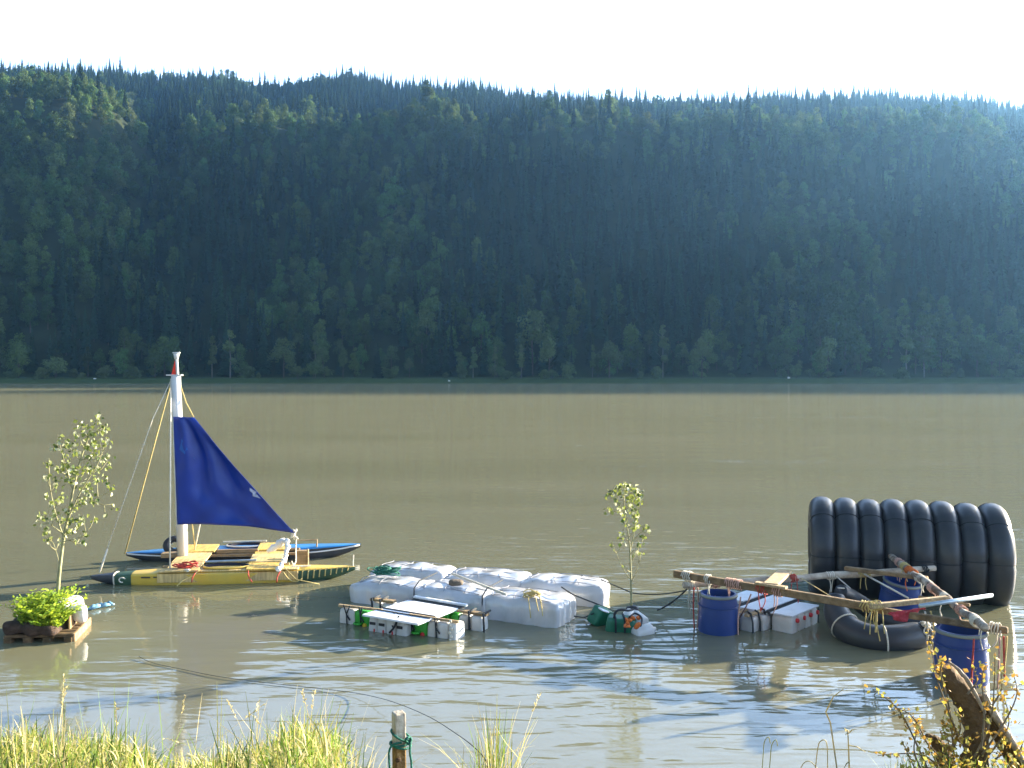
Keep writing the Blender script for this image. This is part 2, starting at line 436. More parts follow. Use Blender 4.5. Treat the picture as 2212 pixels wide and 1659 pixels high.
wm.add([(-1600, -60, 0), (1600, -60, 0), (1600, 300, 0), (-1600, 300, 0)], [[0, 1, 2, 3]])
river = tag(wm.build("river", river_material()), kind='structure')

# ------------------------------------------------------------------ haze
def make_haze():
    b = MB().box((450, 700, 186), (3100, 1700, 376))
    o = b.build("haze", bpy.data.materials.new("haze_air"))
    m = o.data.materials[0]; m.use_nodes = True; nt = m.node_tree
    nt.nodes.remove(nt.nodes['Principled BSDF'])
    v = nt.nodes.new('ShaderNodeVolumePrincipled')
    v.inputs['Color'].default_value = (0.26, 0.57, 1.0, 1)
    v.inputs['Density'].default_value = HAZE
    v.inputs['Anisotropy'].default_value = 0.6
    nt.links.new(v.outputs[0], nt.nodes['Material Output'].inputs['Volume'])
    tag(o, kind='stuff'); return o
HAZE = 0.00016
make_haze()
# ------------------------------------------------------------------ trees of the far shore and hillside
M_conifer = pm("conifer_needles", (0.016, 0.040, 0.019), rough=0.9, var=0.35, scale=0.7, spec=0.15, trans=0.12, rnd=0.45, hue=0.02)
M_broad = pm("broadleaf_foliage", (0.06, 0.108, 0.032), rough=0.85, var=0.35, scale=0.6, spec=0.2, trans=0.3, rnd=0.55, hue=0.035)
M_willow = pm("silvery_foliage", (0.085, 0.125, 0.045), rough=0.85, var=0.3, scale=0.6, spec=0.25, trans=0.25, rnd=0.25, hue=0.02)
M_bark = pm("tree_bark", (0.075, 0.06, 0.045), rough=0.95, var=0.4, scale=3)
M_birch = pm("pale_bark", (0.12, 0.115, 0.095), rough=0.9, var=0.35, scale=3)

def conifer_mesh(H, Rm, seed, base=0.06):
    rs = random.Random(seed); b = MB(); z = H * base
    while z < H * 0.985:
        t = z / H; rr = Rm * (1 - t) ** 0.85 * rs.uniform(0.75, 1.12) + 0.12
        n = max(5, int(rr * 4.2)); a0 = rs.random() * 6
        for k in range(n):
            a = a0 + 2 * math.pi * k / n + rs.uniform(-.25, .25); L = rr * rs.uniform(.6, 1.1); w = L * rs.uniform(.28, .42)
            dx, dy = math.cos(a), math.sin(a); px, py = -dy, dx; zd = z + rs.uniform(-.2, .2); dr = L * rs.uniform(.25, .5)
            b.add([(dx * .05, dy * .05, zd + .35), (dx * L * .55 + px * w, dy * L * .55 + py * w, zd - dr * .35), (dx * L, dy * L, zd - dr), (dx * L * .55 - px * w, dy * L * .55 - py * w, zd - dr * .35)], [[0, 1, 2], [0, 2, 3]])
            for _ in range(2):
                q = rs.uniform(.35, .95); c = Vector((dx * L * q, dy * L * q, zd - dr * q)); s = rs.uniform(.25, .5) * (0.5 + rr * .18)
                b.add([c + Vector((rs.uniform(-s, s), rs.uniform(-s, s), rs.uniform(-.1, .3) * s)), c + Vector((rs.uniform(-s, s), rs.uniform(-s, s), -s * .9)), c + Vector((rs.uniform(-s, s), rs.uniform(-s, s), -s * .2))], [[0, 1, 2]])
        z += max(0.35, 0.62 * (1 - t * .55)) * rs.uniform(.8, 1.2)
    b.add([(-.12, 0, H * .93), (.12, 0, H * .93), (0, 0.02, H)], [[0, 1, 2]]); b.add([(0, -.12, H * .93), (0, .12, H * .93), (0, 0, H)], [[0, 1, 2]])
    return b
def broad_mesh(H, Rm, seed, base=0.18, nl=14, leaves=1500, leaf=0.62, slim=1.0):
    rs = random.Random(seed); b = MB(); lobes = []
    for i in range(nl):
        t = rs.uniform(0.05, 1); zz = H * (base + (1 - base) * (t * .88)); prof = math.sin(math.pi * min(1, (0.18 + .8 * t))) ** 0.7
        a = rs.random() * 6.28; d = Rm * prof * rs.uniform(.25, .75); r = Rm * rs.uniform(.28, .5) * (0.6 + .5 * prof) * slim
        lobes.append((Vector((math.cos(a) * d, math.sin(a) * d, zz)), r))
    lobes.append((Vector((0, 0, H * .86)), Rm * .4)); lobes.append((Vector((0, 0, H * .6)), Rm * .6))
    tot = sum(r * r for _, r in lobes)
    for c, r in lobes:
        for _ in range(int(leaves * r * r / tot)):
            u = Vector((rs.gauss(0, 1), rs.gauss(0, 1), rs.gauss(0.15, 1))).normalized()
            p = c + Vector((u.x, u.y, u.z * .85)) * r * (rs.random() ** .3) * rs.uniform(.85, 1.08)
            if p.z > H: p.z = H - rs.random() * .5
            s = leaf * rs.uniform(.5, 1.15); nrm = (u + Vector((rs.gauss(0, .6), rs.gauss(0, .6), rs.gauss(.25, .6)))).normalized()
            t1 = nrm.cross(Vector((rs.gauss(0, 1), rs.gauss(0, 1), rs.gauss(0, 1)))).normalized(); t2 = nrm.cross(t1)
            b.add([p + t1 * s * .6, p + t2 * s * .45, p - t1 * s * .6 - nrm * s * .2, p - t2 * s * .45], [[0, 1, 2, 3]])
    return b
def trunk_mesh(H, r, seed, limbs=5):
    rs = random.Random(seed); b = MB()
    pts = [Vector((rs.uniform(-.1, .1) * i, rs.uniform(-.1, .1) * i, H * i / 5 - (1.0 if i == 0 else 0))) for i in range(6)]
    b.tube(smooth_path(pts, 2), lerp_list([r, r * .85, r * .6, r * .12], 11), 7)
    for k in range(limbs):
        z = H * rs.uniform(.25, .75); a = rs.random() * 6.28; L = H * rs.uniform(.14, .24)
        p0 = Vector((0, 0, z)); p1 = p0 + Vector((math.cos(a) * L * .6, math.sin(a) * L * .6, L * .5)); p2 = p1 + Vector((math.cos(a) * L * .3, math.sin(a) * L * .3, L * .5))
        b.tube([p0, p1, p2], [r * .35, r * .22, r * .06], 5)
    return b
PROTO = {}    # kind -> list of (crown mesh, trunk mesh)
def proto(kind, i):
    k = (kind, i)
    if k in PROTO: return PROTO[k]
    if kind == 'spruce':
        H = [23, 20, 26][i]; c = conifer_mesh(H, [3.9, 3.3, 3.7][i], 100 + i); t = trunk_mesh(H * .97, .28, 120 + i, 0); cm, tm = M_conifer, M_bark
    elif kind == 'broad':
        H = [17, 15, 19, 14][i]; c = broad_mesh(H, [4.8, 5.2, 4.4, 4.2][i], 200 + i, .12, 16, 2000, .62); t = trunk_mesh(H * .8, .28, 220 + i); cm, tm = M_broad, M_bark
    elif kind == 'slender':
        H = [17, 15][i]; c = broad_mesh(H, [2.0, 1.7][i], 300 + i, .25, 13, 1000, .5, 1.25); t = trunk_mesh(H * .95, .16, 320 + i, 4); cm, tm = M_willow, M_birch
    elif kind == 'willow':
        H = [14, 12][i]; c = broad_mesh(H, [4.6, 3.6][i], 400 + i, .2, 12, 1500, .55); t = trunk_mesh(H * .8, .22, 420 + i); cm, tm = M_willow, M_bark
    else:
        H = [5, 4][i]; c = broad_mesh(H, [3.0, 2.4][i], 500 + i, .0, 10, 800, .45); t = trunk_mesh(H * .7, .1, 520 + i); cm, tm = M_willow, M_bark
    def me(b, name, m):
        x = bpy.data.meshes.new(name); x.from_pydata([tuple(p) for p in b.v], [], b.f); x.materials.append(m); x.update(); return x
    PROTO[k] = (me(c, kind + "_crown", cm), me(t, kind + "_trunk", tm), H); return PROTO[k]
FIRST = {}
def plant_tree(kind, i, x, y, H, label, cat, group, name, rz=None, wid=1.0):
    cme, tme, H0 = proto(kind, i); s = H / H0
    z = float(hill(np.array([x]), np.array([y]))[0]) - 0.1
    o = bpy.data.objects.new(name, None); COL.objects.link(o); o.empty_display_size = 1
    o.location = (x, y, z); o.rotation_euler = (0, 0, random.random() * 6.28 if rz is None else rz); o.scale = (s * wid, s * wid, s)
    tag(o, label, cat, group)
    t = bpy.data.objects.new("trunk", tme); c = bpy.data.objects.new("crown", cme)
    for q in (t, c): COL.objects.link(q); q.parent = o
    FIRST.setdefault((kind, i), c); return o
rs0 = random.Random(77)
SHORE_TREES = [  # px, top row, kind, variant, width factor, distance, label
    (497, 698, 'slender', 0, 1.15, 291, "tall slender pale tree on the far bank, just right of the mast top"),
    (458, 716, 'slender', 1, 1.0, 293, "thin pale tree close left of the tall slender one behind the mast"),
    (613, 724, 'willow', 0, 1.0, 293, "spreading green tree on the far bank above the sail's upper edge"),
    (681, 703, 'slender', 0, 0.9, 294, "narrow tree rising behind a round pale bush on the far bank"),
    (677, 780, 'bush', 0, 1.0, 289, "round pale bush at the foot of a narrow tree, far bank"),
    (741, 750, 'willow', 1, 0.62, 290, "small silvery tree alone right of the round pale bush, far bank"),
    (267, 748, 'broad', 3, 0.9, 294, "low rounded tree left of the mast over the greener strip of far bank"),
    (378, 720, 'broad', 0, 0.8, 296, "dark leafy tree directly behind the mast top"),
    (335, 738, 'broad', 1, 0.7, 293, "bushy tree just left of the mast's stay lines, far bank"),
    (816, 740, 'spruce', 1, 1.1, 290, "small light green conical tree on the far bank, above the catamaran's stern"),
    (884, 768, 'willow', 1, 0.6, 290, "short sparse tree on the bank above the white raft's left end"),
    (1022, 742, 'slender', 1, 1.1, 291, "dim upright tree on the far bank left of the pair of bare trunks"),
    (1069, 738, 'slender', 0, 0.8, 292, "thin tree with a small crown, left one beside the bare pale trunk"),
    (1126, 737, 'slender', 1, 0.9, 290, "thin tree on a long bare pale trunk under the big domed crown"),
    (1150, 660, 'willow', 0, 1.05, 304, "big domed pale crown standing out above the centre of the far bank"),
    (1186, 722, 'willow', 1, 0.95, 296, "pale leafy tree at the right foot of the big domed crown"),
    (1228, 780, 'bush', 0, 0.9, 290, "low grey-green bush right of centre by the far waterline"),
    (1280, 737, 'slender', 1, 0.8, 292, "slim straight tree touching the left side of a broad rounded one"),
    (1316, 731, 'willow', 1, 1.1, 291, "broad rounded tree with a flat top above the right sapling"),
    (1418, 790, 'bush', 1, 1.2, 289, "pair of low pale mounds of bush at the far waterline"),
    (1432, 686, 'slender', 0, 1.0, 298, "tall thin pale tree behind the low pale mounds of bush"),
    (1516, 722, 'willow', 1, 0.85, 290, "yellowish open crowned tree standing alone at the water's far edge"),
    (1538, 628, 'broad', 0, 0.95, 318, "high rounded crown up the slope behind the yellowish tree"),
    (1654, 606, 'spruce', 0, 1.2, 322, "large pointed spruce standing highest on the right-hand lower slope"),
    (1771, 651, 'broad', 2, 0.9, 308, "tall leafy tree above the tube roller's left end"),
    (1826, 666, 'broad', 1, 0.9, 305, "wide leafy crown behind the tube roller, far bank"),
    (1788, 722, 'willow', 0, 1.05, 293, "bushy pale tree at the waterline above the tube roller's left end"),
    (1958, 686, 'slender', 0, 1.3, 294, "tall pale tree with a square top above the tube roller's middle"),
    (1996, 694, 'slender', 1, 1.3, 296, "slightly shorter pale tree beside the square-topped one"),
    (2110, 700, 'broad', 2, 0.9, 300, "hazy tall tree on the far bank above the tube roller's right end"),
    (120, 770, 'bush', 0, 1.2, 292, "low spreading bush on the far bank near the picture's left side"),
    (40, 735, 'broad', 1, 0.8, 296, "round leafy tree at the far left end of the far bank"),
    (190, 742, 'broad', 2, 0.7, 298, "leafy tree left of the low rounded one on the greener bank"),
]
for px, top, kind, i, wid, d, lab in SHORE_TREES:
    x = (px - 1106) / FOC * d; zb = float(hill(np.array([x]), np.array([d]))[0])
    H = CAM_H + (807 - top) / FOC * d - zb
    nm = {'slender': 'slender_tree', 'willow': 'pale_tree', 'broad': 'leafy_tree', 'spruce': 'conifer_tree', 'bush': 'shore_bush'}[kind]
    plant_tree(kind, i, x, d, H, lab, 'bush' if kind == 'bush' else 'tree', "trees standing apart along the far bank", nm, wid=wid * (proto(kind, i)[2] / H if kind != 'bush' else 1.0) ** 0.35)

# low shrubs that soften the waterline
for k in range(46):
    px = rs0.uniform(-40, 2250); d = rs0.uniform(285.5, 294); x = (px - 1106) / FOC * d
    plant_tree('bush', k % 2, x, d, rs0.uniform(1.8, 4.6), "low round shrub close to the far waterline", 'bush', "low shrubs along the far waterline", "shore_bush", wid=rs0.uniform(.8, 1.6))
# the wood: jittered grid over the hillside
px_, py_ = [], []
GX = np.arange(-560, 1130, 5.2)
yy = 304.0
while yy < 1010:
    st = 4.6 if yy < 520 else 6.0
    px_.append(GX + RNG.uniform(-2.3, 2.3, len(GX))); py_.append(np.full(len(GX), yy) + RNG.uniform(-2.2, 2.2, len(GX))); yy += st
TX = np.concatenate(px_); TY = np.concatenate(py_)
a_ = np.abs(TX / TY)
keep = ((a_ < 0.66) | (TX > 0)) & (RNG.random(len(TX)) < np.where(a_ > 0.7, 0.55, 0.93))
pxs = 1106 + FOC * TX / TY
edge = np.where(pxs < 300, (TY > 385) & (TY < 640), (TY > 400) & (TY < 460))     # open, thinner stands on the sunny shoulder
keep &= ~((pxs > 300) & (TY > 446) & (TY < 500) & (RNG.random(len(TX)) < 0.6))      # unseen clearing added so sun reaches the shoulder's front trees
keep &= ~(edge & (RNG.random(len(TX)) < 0.45))
TX, TY = TX[keep], TY[keep]
TZ = hill(TX, TY)
con = vnoise(TX / 60, TY / 60, 31, 3) + 0.14 * np.clip((TY - 430) / 300, -0.6, 1) + RNG.normal(0, .22, len(TX)) + 0.10
left_b = np.clip((-(TX / TY) - 0.30) / 0.15, 0, 1) * np.clip((450 - TY) / 80, 0, 1) * 0.5
edge2 = edge[keep]
isc = con - left_b - 0.45 * edge2 > -0.05
kindc = np.where(isc, RNG.integers(0, 3, len(TX)), 3 + RNG.integers(0, 4, len(TX)))
pale = (~isc) & (RNG.random(len(TX)) < 0.13); kindc[pale] = 7
SC = np.clip(RNG.lognormal(-0.34, 0.24, len(TX)), .38, 1.1) * np.where(TY > 740, RNG.uniform(0.5, 1.0, len(TX)), 1.0) * np.where(isc, 0.9, 0.95)
ROT = RNG.uniform(0, 6.28, len(TX))
KN = [('spruce', 0), ('spruce', 1), ('spruce', 2), ('broad', 0), ('broad', 1), ('broad', 2), ('broad', 3), ('willow', 0)]
# the nearest ones in view become trees of their own
inview = np.where((a_[keep] < 0.60))[0]
order = inview[np.argsort(TY[inview])]
nc = nb = 0; single = np.zeros(len(TX), bool)
for i in order:
    if isc[i] and nc < 120: nc += 1
    elif not isc[i] and nb < 120: nb += 1
    else: continue
    single[i] = True; k, v = KN[kindc[i]]
    if isc[i]: plant_tree(k, v, TX[i], TY[i], proto(k, v)[2] * SC[i], "dark pointed spruce in the shaded lowest rows of the wood", 'tree', "spruces at the foot of the wood", "spruce_tree", ROT[i])
    else: plant_tree(k, v, TX[i], TY[i], proto(k, v)[2] * SC[i], "rounded leafy tree in the shaded lowest rows of the wood", 'tree', "leafy trees at the foot of the wood", "broadleaf_tree", ROT[i])
for k, v in KN:
    if (k, v) not in FIRST: plant_tree(k, v, 60 + 9 * v, 310, proto(k, v)[2], "leafy tree in the shaded lowest rows of the wood", 'tree', "leafy trees at the foot of the wood", "broadleaf_tree")
rest = ~single
me = bpy.data.meshes.new("forest"); n = int(rest.sum())
me.vertices.add(n); me.vertices.foreach_set('co', np.stack([TX[rest], TY[rest], TZ[rest] - 0.2], -1).ravel())
for nm, arr, ty in (('species', kindc[rest].astype(np.int32), 'INT'), ('size', SC[rest].astype(np.float32), 'FLOAT'), ('turn', ROT[rest].astype(np.float32), 'FLOAT')):
    at = me.attributes.new(nm, ty, 'POINT'); at.data.foreach_set('value', arr)
for m in (M_conifer, M_broad, M_willow): me.materials.append(m)
forest = bpy.data.objects.new("forest", me); COL.objects.link(forest); tag(forest, kind='stuff')
ng = bpy.data.node_groups.new("forest_nodes", 'GeometryNodeTree')
ng.interface.new_socket("Geometry", in_out='INPUT', socket_type='NodeSocketGeometry'); ng.interface.new_socket("Geometry", in_out='OUTPUT', socket_type='NodeSocketGeometry')
gi = ng.nodes.new('NodeGroupInput'); go = ng.nodes.new('NodeGroupOutput'); jn = ng.nodes.new('GeometryNodeJoinGeometry')
def named(nm, ty):
    q = ng.nodes.new('GeometryNodeInputNamedAttribute'); q.data_type = ty; q.inputs['Name'].default_value = nm
    return [s for s in q.outputs if s.enabled and s.name == 'Attribute'][0]
sp_, sz_, tn_ = named('species', 'INT'), named('size', 'FLOAT'), named('turn', 'FLOAT')
cx = ng.nodes.new('ShaderNodeCombineXYZ'); ng.links.new(tn_, cx.inputs[2])
for i, k in enumerate(KN):
    oi = ng.nodes.new('GeometryNodeObjectInfo'); oi.inputs['Object'].default_value = FIRST[k]; oi.inputs['As Instance'].default_value = True
    cp = ng.nodes.new('FunctionNodeCompare'); cp.data_type = 'INT'; cp.operation = 'EQUAL'
    ins = [s for s in cp.inputs if s.enabled and s.type == 'INT']; ng.links.new(sp_, ins[0]); ins[1].default_value = i
    ip = ng.nodes.new('GeometryNodeInstanceOnPoints')
    ng.links.new(gi.outputs[0], ip.inputs['Points']); ng.links.new(cp.outputs[0], ip.inputs['Selection']); ng.links.new(oi.outputs['Geometry'], ip.inputs['Instance'])
    ng.links.new(cx.outputs[0], ip.inputs['Rotation']); ng.links.new(sz_, ip.inputs['Scale'])
    ng.links.new(ip.outputs[0], jn.inputs[0])
ng.links.new(jn.outputs[0], go.inputs[0])
md = forest.modifiers.new("trees", 'NODES'); md.node_group = ng
# ------------------------------------------------------------------ surfaces of the rafts and boats
M_wood = pm("weathered_wood", (0.36, 0.25, 0.13), rough=0.8, var=0.2, scale=5, grain=(3, 3, 40), bump=0.3, dirt=(0.16, 0.12, 0.08), dirt_amt=0.6)
M_woodx = pm("pale_batten", (0.52, 0.38, 0.21), rough=0.8, var=0.2, scale=8, grain=(30, 30, 30), bump=0.3, dirt=(0.25, 0.19, 0.12), dirt_amt=0.5)
M_beam = pm("rough_beam", (0.30, 0.205, 0.11), rough=0.9, var=0.25, scale=7, grain=(12, 12, 12), bump=0.7, bscale=60, dirt=(0.10, 0.08, 0.06), dirt_amt=0.6, dirt_scale=5)
M_pole = pm("peeled_pole", (0.45, 0.39, 0.31), rough=0.8, var=0.25, scale=6, bump=0.5, bscale=30, dirt=(0.22, 0.15, 0.10), dirt_amt=0.7, dirt_scale=7)
M_log = pm("patchy_bark_log", (0.17, 0.115, 0.08), rough=0.9, var=0.3, scale=9, bump=0.8, bscale=30, dirt=(0.62, 0.58, 0.50), dirt_amt=0.95, dirt_scale=4.5)
M_yel = pm("yellow_board", (0.74, 0.50, 0.10), rough=0.55, var=0.15, scale=3, grain=(40, 4, 4), dirt=(0.42, 0.30, 0.14), dirt_amt=0.6, dirt_scale=5)
M_ply = pm("plywood_board", (0.70, 0.52, 0.22), rough=0.65, var=0.15, scale=4, grain=(40, 4, 4), dirt=(0.36, 0.27, 0.15), dirt_amt=0.5, dirt_scale=6)
M_yhull = pm("yellow_hull", (0.66, 0.45, 0.07), rough=0.4, var=0.12, scale=3, dirt=(0.30, 0.26, 0.10), dirt_amt=0.5, dirt_scale=3)
M_bhull = pm("blue_deck", (0.03, 0.20, 0.48), rough=0.35, var=0.15, scale=4, dirt=(0.05, 0.16, 0.32), dirt_amt=0.5)
M_dhull = pm("dark_hull", (0.03, 0.035, 0.045), rough=0.45, var=0.2, scale=4, dirt=(0.10, 0.10, 0.09), dirt_amt=0.5)
M_green = pm("green_cover", (0.035, 0.085, 0.05), rough=0.6, var=0.25, scale=6, bump=0.3)
M_black = pm("black_rubber", (0.022, 0.023, 0.027), rough=0.5, var=0.25, scale=8, dirt=(0.06, 0.058, 0.05), dirt_amt=0.5, dirt_scale=5)
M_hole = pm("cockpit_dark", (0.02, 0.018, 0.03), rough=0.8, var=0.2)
M_white = pm("white_plastic", (0.62, 0.62, 0.61), rough=0.4, var=0.06, scale=5, dirt=(0.52, 0.49, 0.42), dirt_amt=0.5, dirt_scale=3)
M_tank = pm("milky_tank", (0.56, 0.57, 0.60), rough=0.22, spec=0.9, var=0.06, scale=3, trans=0.12, bump=0.25, bscale=9, dirt=(0.40, 0.38, 0.33), dirt_amt=0.6, dirt_scale=2.2, stretch=(1, 1, 0.5))
M_can = pm("milky_canister", (0.68, 0.67, 0.64), rough=0.4, var=0.08, scale=6, trans=0.2, dirt=(0.5, 0.46, 0.38), dirt_amt=0.5, dirt_scale=5)
M_foam = pm("white_board", (0.72, 0.75, 0.80), rough=0.5, var=0.05, scale=3, dirt=(0.5, 0.52, 0.55), dirt_amt=0.5, dirt_scale=4)
M_gcan = pm("green_canister", (0.05, 0.38, 0.04), rough=0.4, var=0.12, scale=5, trans=0.1)
M_dgcan = pm("dark_green_canister", (0.015, 0.16, 0.09), rough=0.4, var=0.2, scale=5, trans=0.1, dirt=(0.06, 0.14, 0.09), dirt_amt=0.5)
M_ycap = pm("yellow_cap", (0.65, 0.42, 0.03), rough=0.4, var=0.05)
M_rcap = pm("red_cap", (0.55, 0.03, 0.035), rough=0.4, var=0.05)
M_barrel = pm("blue_barrel_plastic", (0.016, 0.046, 0.19), rough=0.38, var=0.12, scale=4, dirt=(0.03, 0.055, 0.16), dirt_amt=0.5, dirt_scale=3)
M_rim = pm("dull_rim", (0.22, 0.23, 0.19), rough=0.6, var=0.2, dirt=(0.08, 0.10, 0.12), dirt_amt=0.6)
M_tube = pm("inner_tube_rubber", (0.028, 0.031, 0.038), rough=0.4, var=0.2, scale=3, bump=0.08, bscale=14, dirt=(0.05, 0.05, 0.042), dirt_amt=0.55, dirt_scale=4, spec=0.45)
M_ropew = pm("white_rope", (0.62, 0.58, 0.48), rough=0.9, var=0.2, scale=60, bump=0.5, bscale=120)
M_ropey = pm("straw_rope", (0.50, 0.40, 0.16), rough=0.9, var=0.2, scale=60, bump=0.5, bscale=120)
M_roped = pm("dark_rope", (0.03, 0.035, 0.04), rough=0.9, var=0.3, scale=60)
M_ropeg = pm("green_rope", (0.012, 0.12, 0.085), rough=0.8, var=0.3, scale=50, bump=0.4, bscale=100)
M_roper = pm("red_rope", (0.42, 0.06, 0.045), rough=0.9, var=0.3, scale=50)
M_orange = pm("orange_rag", (0.55, 0.14, 0.03), rough=0.9, var=0.25, scale=20)
M_sail = pm("blue_tarp", (0.004, 0.034, 0.27), rough=0.38, var=0.2, scale=2.5, bump=0.25, bscale=5, trans=0.18, spec=0.5)
M_patch = pm("light_blue_patch", (0.02, 0.13, 0.48), rough=0.5, var=0.1, trans=0.3)
M_patchw = pm("whitish_patch", (0.35, 0.42, 0.60), rough=0.6, var=0.4, scale=25)
M_rag = pm("red_rag", (0.42, 0.045, 0.06), rough=0.95, var=0.3, scale=15, bump=0.6, bscale=40)
M_metal = pm("galvanised_pipe", (0.45, 0.53, 0.58), rough=0.35, var=0.15, scale=12, metal=0.55)
M_soilb = pm("planter_soil", (0.055, 0.035, 0.025), rough=0.95, var=0.4, scale=14, bump=0.8)
M_pallet = pm("pallet_wood", (0.42, 0.29, 0.15), rough=0.85, var=0.25, scale=9, grain=(20, 20, 20), dirt=(0.18, 0.12, 0.07), dirt_amt=0.6, dirt_scale=6)
M_stone = pm("pale_stone", (0.62, 0.61, 0.58), rough=0.9, var=0.12, scale=9, bump=0.7, bscale=18)
M_brown = pm("brown_stone", (0.14, 0.11, 0.08), rough=0.9, var=0.3, scale=12, bump=0.6)
M_twig = pm("twig_bark", (0.17, 0.13, 0.08), rough=0.9, var=0.3, scale=20)
M_stem = pm("sapling_bark", (0.30, 0.29, 0.15), rough=0.75, var=0.25, scale=20, dirt=(0.12, 0.10, 0.06), dirt_amt=0.6, dirt_scale=9)
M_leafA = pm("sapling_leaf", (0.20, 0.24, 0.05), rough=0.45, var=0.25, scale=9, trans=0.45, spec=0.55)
M_leafB = pm("sapling_leaf_pale", (0.52, 0.53, 0.34), rough=0.36, var=0.2, scale=9, trans=0.4, spec=0.6)  # near-white tone stands in for leaves blown out by the sun
M_leafC = pm("sapling_leaf_shade", (0.055, 0.09, 0.02), rough=0.5, var=0.3, scale=9, trans=0.35)  # darker copy of the leaf green, standing in for leaves in shade
M_leafO = pm("autumn_leaf", (0.34, 0.20, 0.04), rough=0.6, var=0.3, scale=15, trans=0.4)
M_fern = pm("bright_fern", (0.36, 0.46, 0.035), rough=0.6, var=0.35, scale=8, trans=0.5)
M_fernd = pm("fern_deep", (0.17, 0.28, 0.025), rough=0.7, var=0.35, scale=8, trans=0.4)

# ------------------------------------------------------------------ catamaran of two kayaks
boat = thing("catamaran", "two kayaks, one yellow and one blue, joined by yellow boards under a blue sail", "sailing boat", (-4.38, 14.05, 0), R(6))
def kayak_point(s, a, L, Wd, sheer, tipz, keel=-0.13, grow=1.0):
    hw = (Wd / 2 * max(0.0, 1 - abs(s) ** 2.3) ** 0.8 + 0.012) * grow
    zs = sheer + (tipz[0] - sheer if s < 0 else tipz[1] - sheer) * abs(s) ** 2.2
    kz = keel + (zs - 0.05 - keel) * abs(s) ** 3.2
    c, q = math.cos(a), math.sin(a)
    z = zs + (0.05 * (hw / (Wd / 2)) * q if q > 0 else (zs - kz) * q * (abs(q) ** -0.35 if q else 1) * grow)
    cc = math.copysign(abs(c) ** (0.75 if q < 0 else 1.0), c)
    return Vector((s * L / 2, hw * cc, z))
def kayak_shell(mb, s0, s1, a0, a1, oy, ox=0, n=22, k=12, grow=1.0, **kw):
    vs = []
    for i in range(n + 1):
        s = s0 + (s1 - s0) * i / n
        for j in range(k + 1):
            p = kayak_point(s, a0 + (a1 - a0) * j / k, grow=grow, **kw); vs.append(p + Vector((ox, oy, 0)))
    fs = [[i * (k + 1) + j, i * (k + 1) + j + 1, (i + 1) * (k + 1) + j + 1, (i + 1) * (k + 1) + j] for i in range(n) for j in range(k)]
    return mb.add(vs, fs)
PI = math.pi
fk = dict(L=3.84, Wd=0.46, sheer=0.15, tipz=(0.12, 0.17)); fy = -0.81
rk = dict(L=3.84, Wd=0.46, sheer=0.15, tipz=(0.13, 0.20)); ry = 0.83
o = kayak_shell(LB(), -1, 1, PI, 2 * PI, fy, **fk).build("hull", M_yhull, boat, True); tag(o, "yellow hull nearest the camera")
o = kayak_shell(LB(), -1, 1, 0, PI, fy, **fk).build("deck", M_yhull, boat, True)
o = kayak_shell(LB(), -1, -0.82, 0, 2 * PI, fy, grow=1.03, n=8, k=20, **fk).build("bow_cover", M_dhull, boat, True)
o = kayak_shell(LB(), -0.815, -0.68, 0, 2 * PI, fy, grow=1.025, n=6, k=20, **fk).build("bow_band", M_green, boat, True)
o = kayak_shell(LB(), 0.56, 1, PI * .93, PI * 2.07, fy, grow=1.03, n=14, **fk).build("stern_cover", M_green, boat, True)
m = LB()
for i in range(9):
    s = 0.60 + i * 0.043
    p = [kayak_point(s, PI * 1.12, grow=1.05, **fk), kayak_point(s + .006, PI * 1.0, grow=1.05, **fk), kayak_point(s + .022, PI * .9, grow=1.05, **fk)]
    m.tube([q + Vector((0, fy, 0.006)) for q in p], 0.011, 6)
m.build("lacing", M_ropey, boat)
m = LB(); m.tube([kayak_point(s, PI * .5, **fk) + Vector((0, fy, z)) for s, z in ((.985, -.02), (.985, .08), (.99, .17))], 0.012, 6); m.build("stern_peg", M_ropew, boat)
m = LB(); m.tube([kayak_point(-.815, a, grow=1.06, **fk) + Vector((0, fy, 0)) for a in np.linspace(0, 2 * PI, 21)], 0.012, 5); m.build("bow_lashing", M_ropew, boat)
o = kayak_shell(LB(), -1, 1, PI, 2 * PI, ry, ox=-.02, **rk).build("hull", M_dhull, boat, True); tag(o, "dark lower hull of the blue kayak")
o = kayak_shell(LB(), -1, 1, 0, PI, ry, ox=-.02, **rk).build("deck", M_bhull, boat, True); tag(o, "blue deck of the far kayak")
m = LB()
for sgn in (PI * 1.03, PI * 1.97):
    m.tube([kayak_point(s, sgn, grow=1.02, **rk) + Vector((-.02, ry, 0)) for s in np.linspace(-.99, .99, 40)], 0.014, 6)
m.build("rubbing_strip", M_white, boat, True)
for yy_, lab in ((fy, None), (ry, None)):
    m = LB(); m.lathe([(0.0, -.03), (.8, -.03), (.93, 0.0), (1.0, 0.022), (1.02, 0.0)], (0, 0, 0), 36)
    rim = [(v[0] * .32, v[1] * .165, v[2]) for v in m.v]
    m2 = LB(); m2.add([(x - (-.02), y + yy_, z + 0.215) for x, y, z in rim], m.f); m2.build("cockpit", M_hole, boat, True)
    m3 = LB(); m3.tube([(.02 + math.cos(a) * .335, yy_ + math.sin(a) * .178, .222) for a in np.linspace(0, 2 * PI, 37)[:-1]], 0.014, 6, closed=True); m3.build("cockpit_rim", M_white if yy_ > 0 else M_yhull, boat, True)
# side plank
LB().box((0.09, fy - 0.222, 0.105), (2.02, 0.022, 0.13), r=.004).build("side_plank", M_ply, boat)
LB().box((0.09, fy - 0.13, 0.195), (2.02, 0.19, 0.018), r=.004).build("side_deck", M_ply, boat)
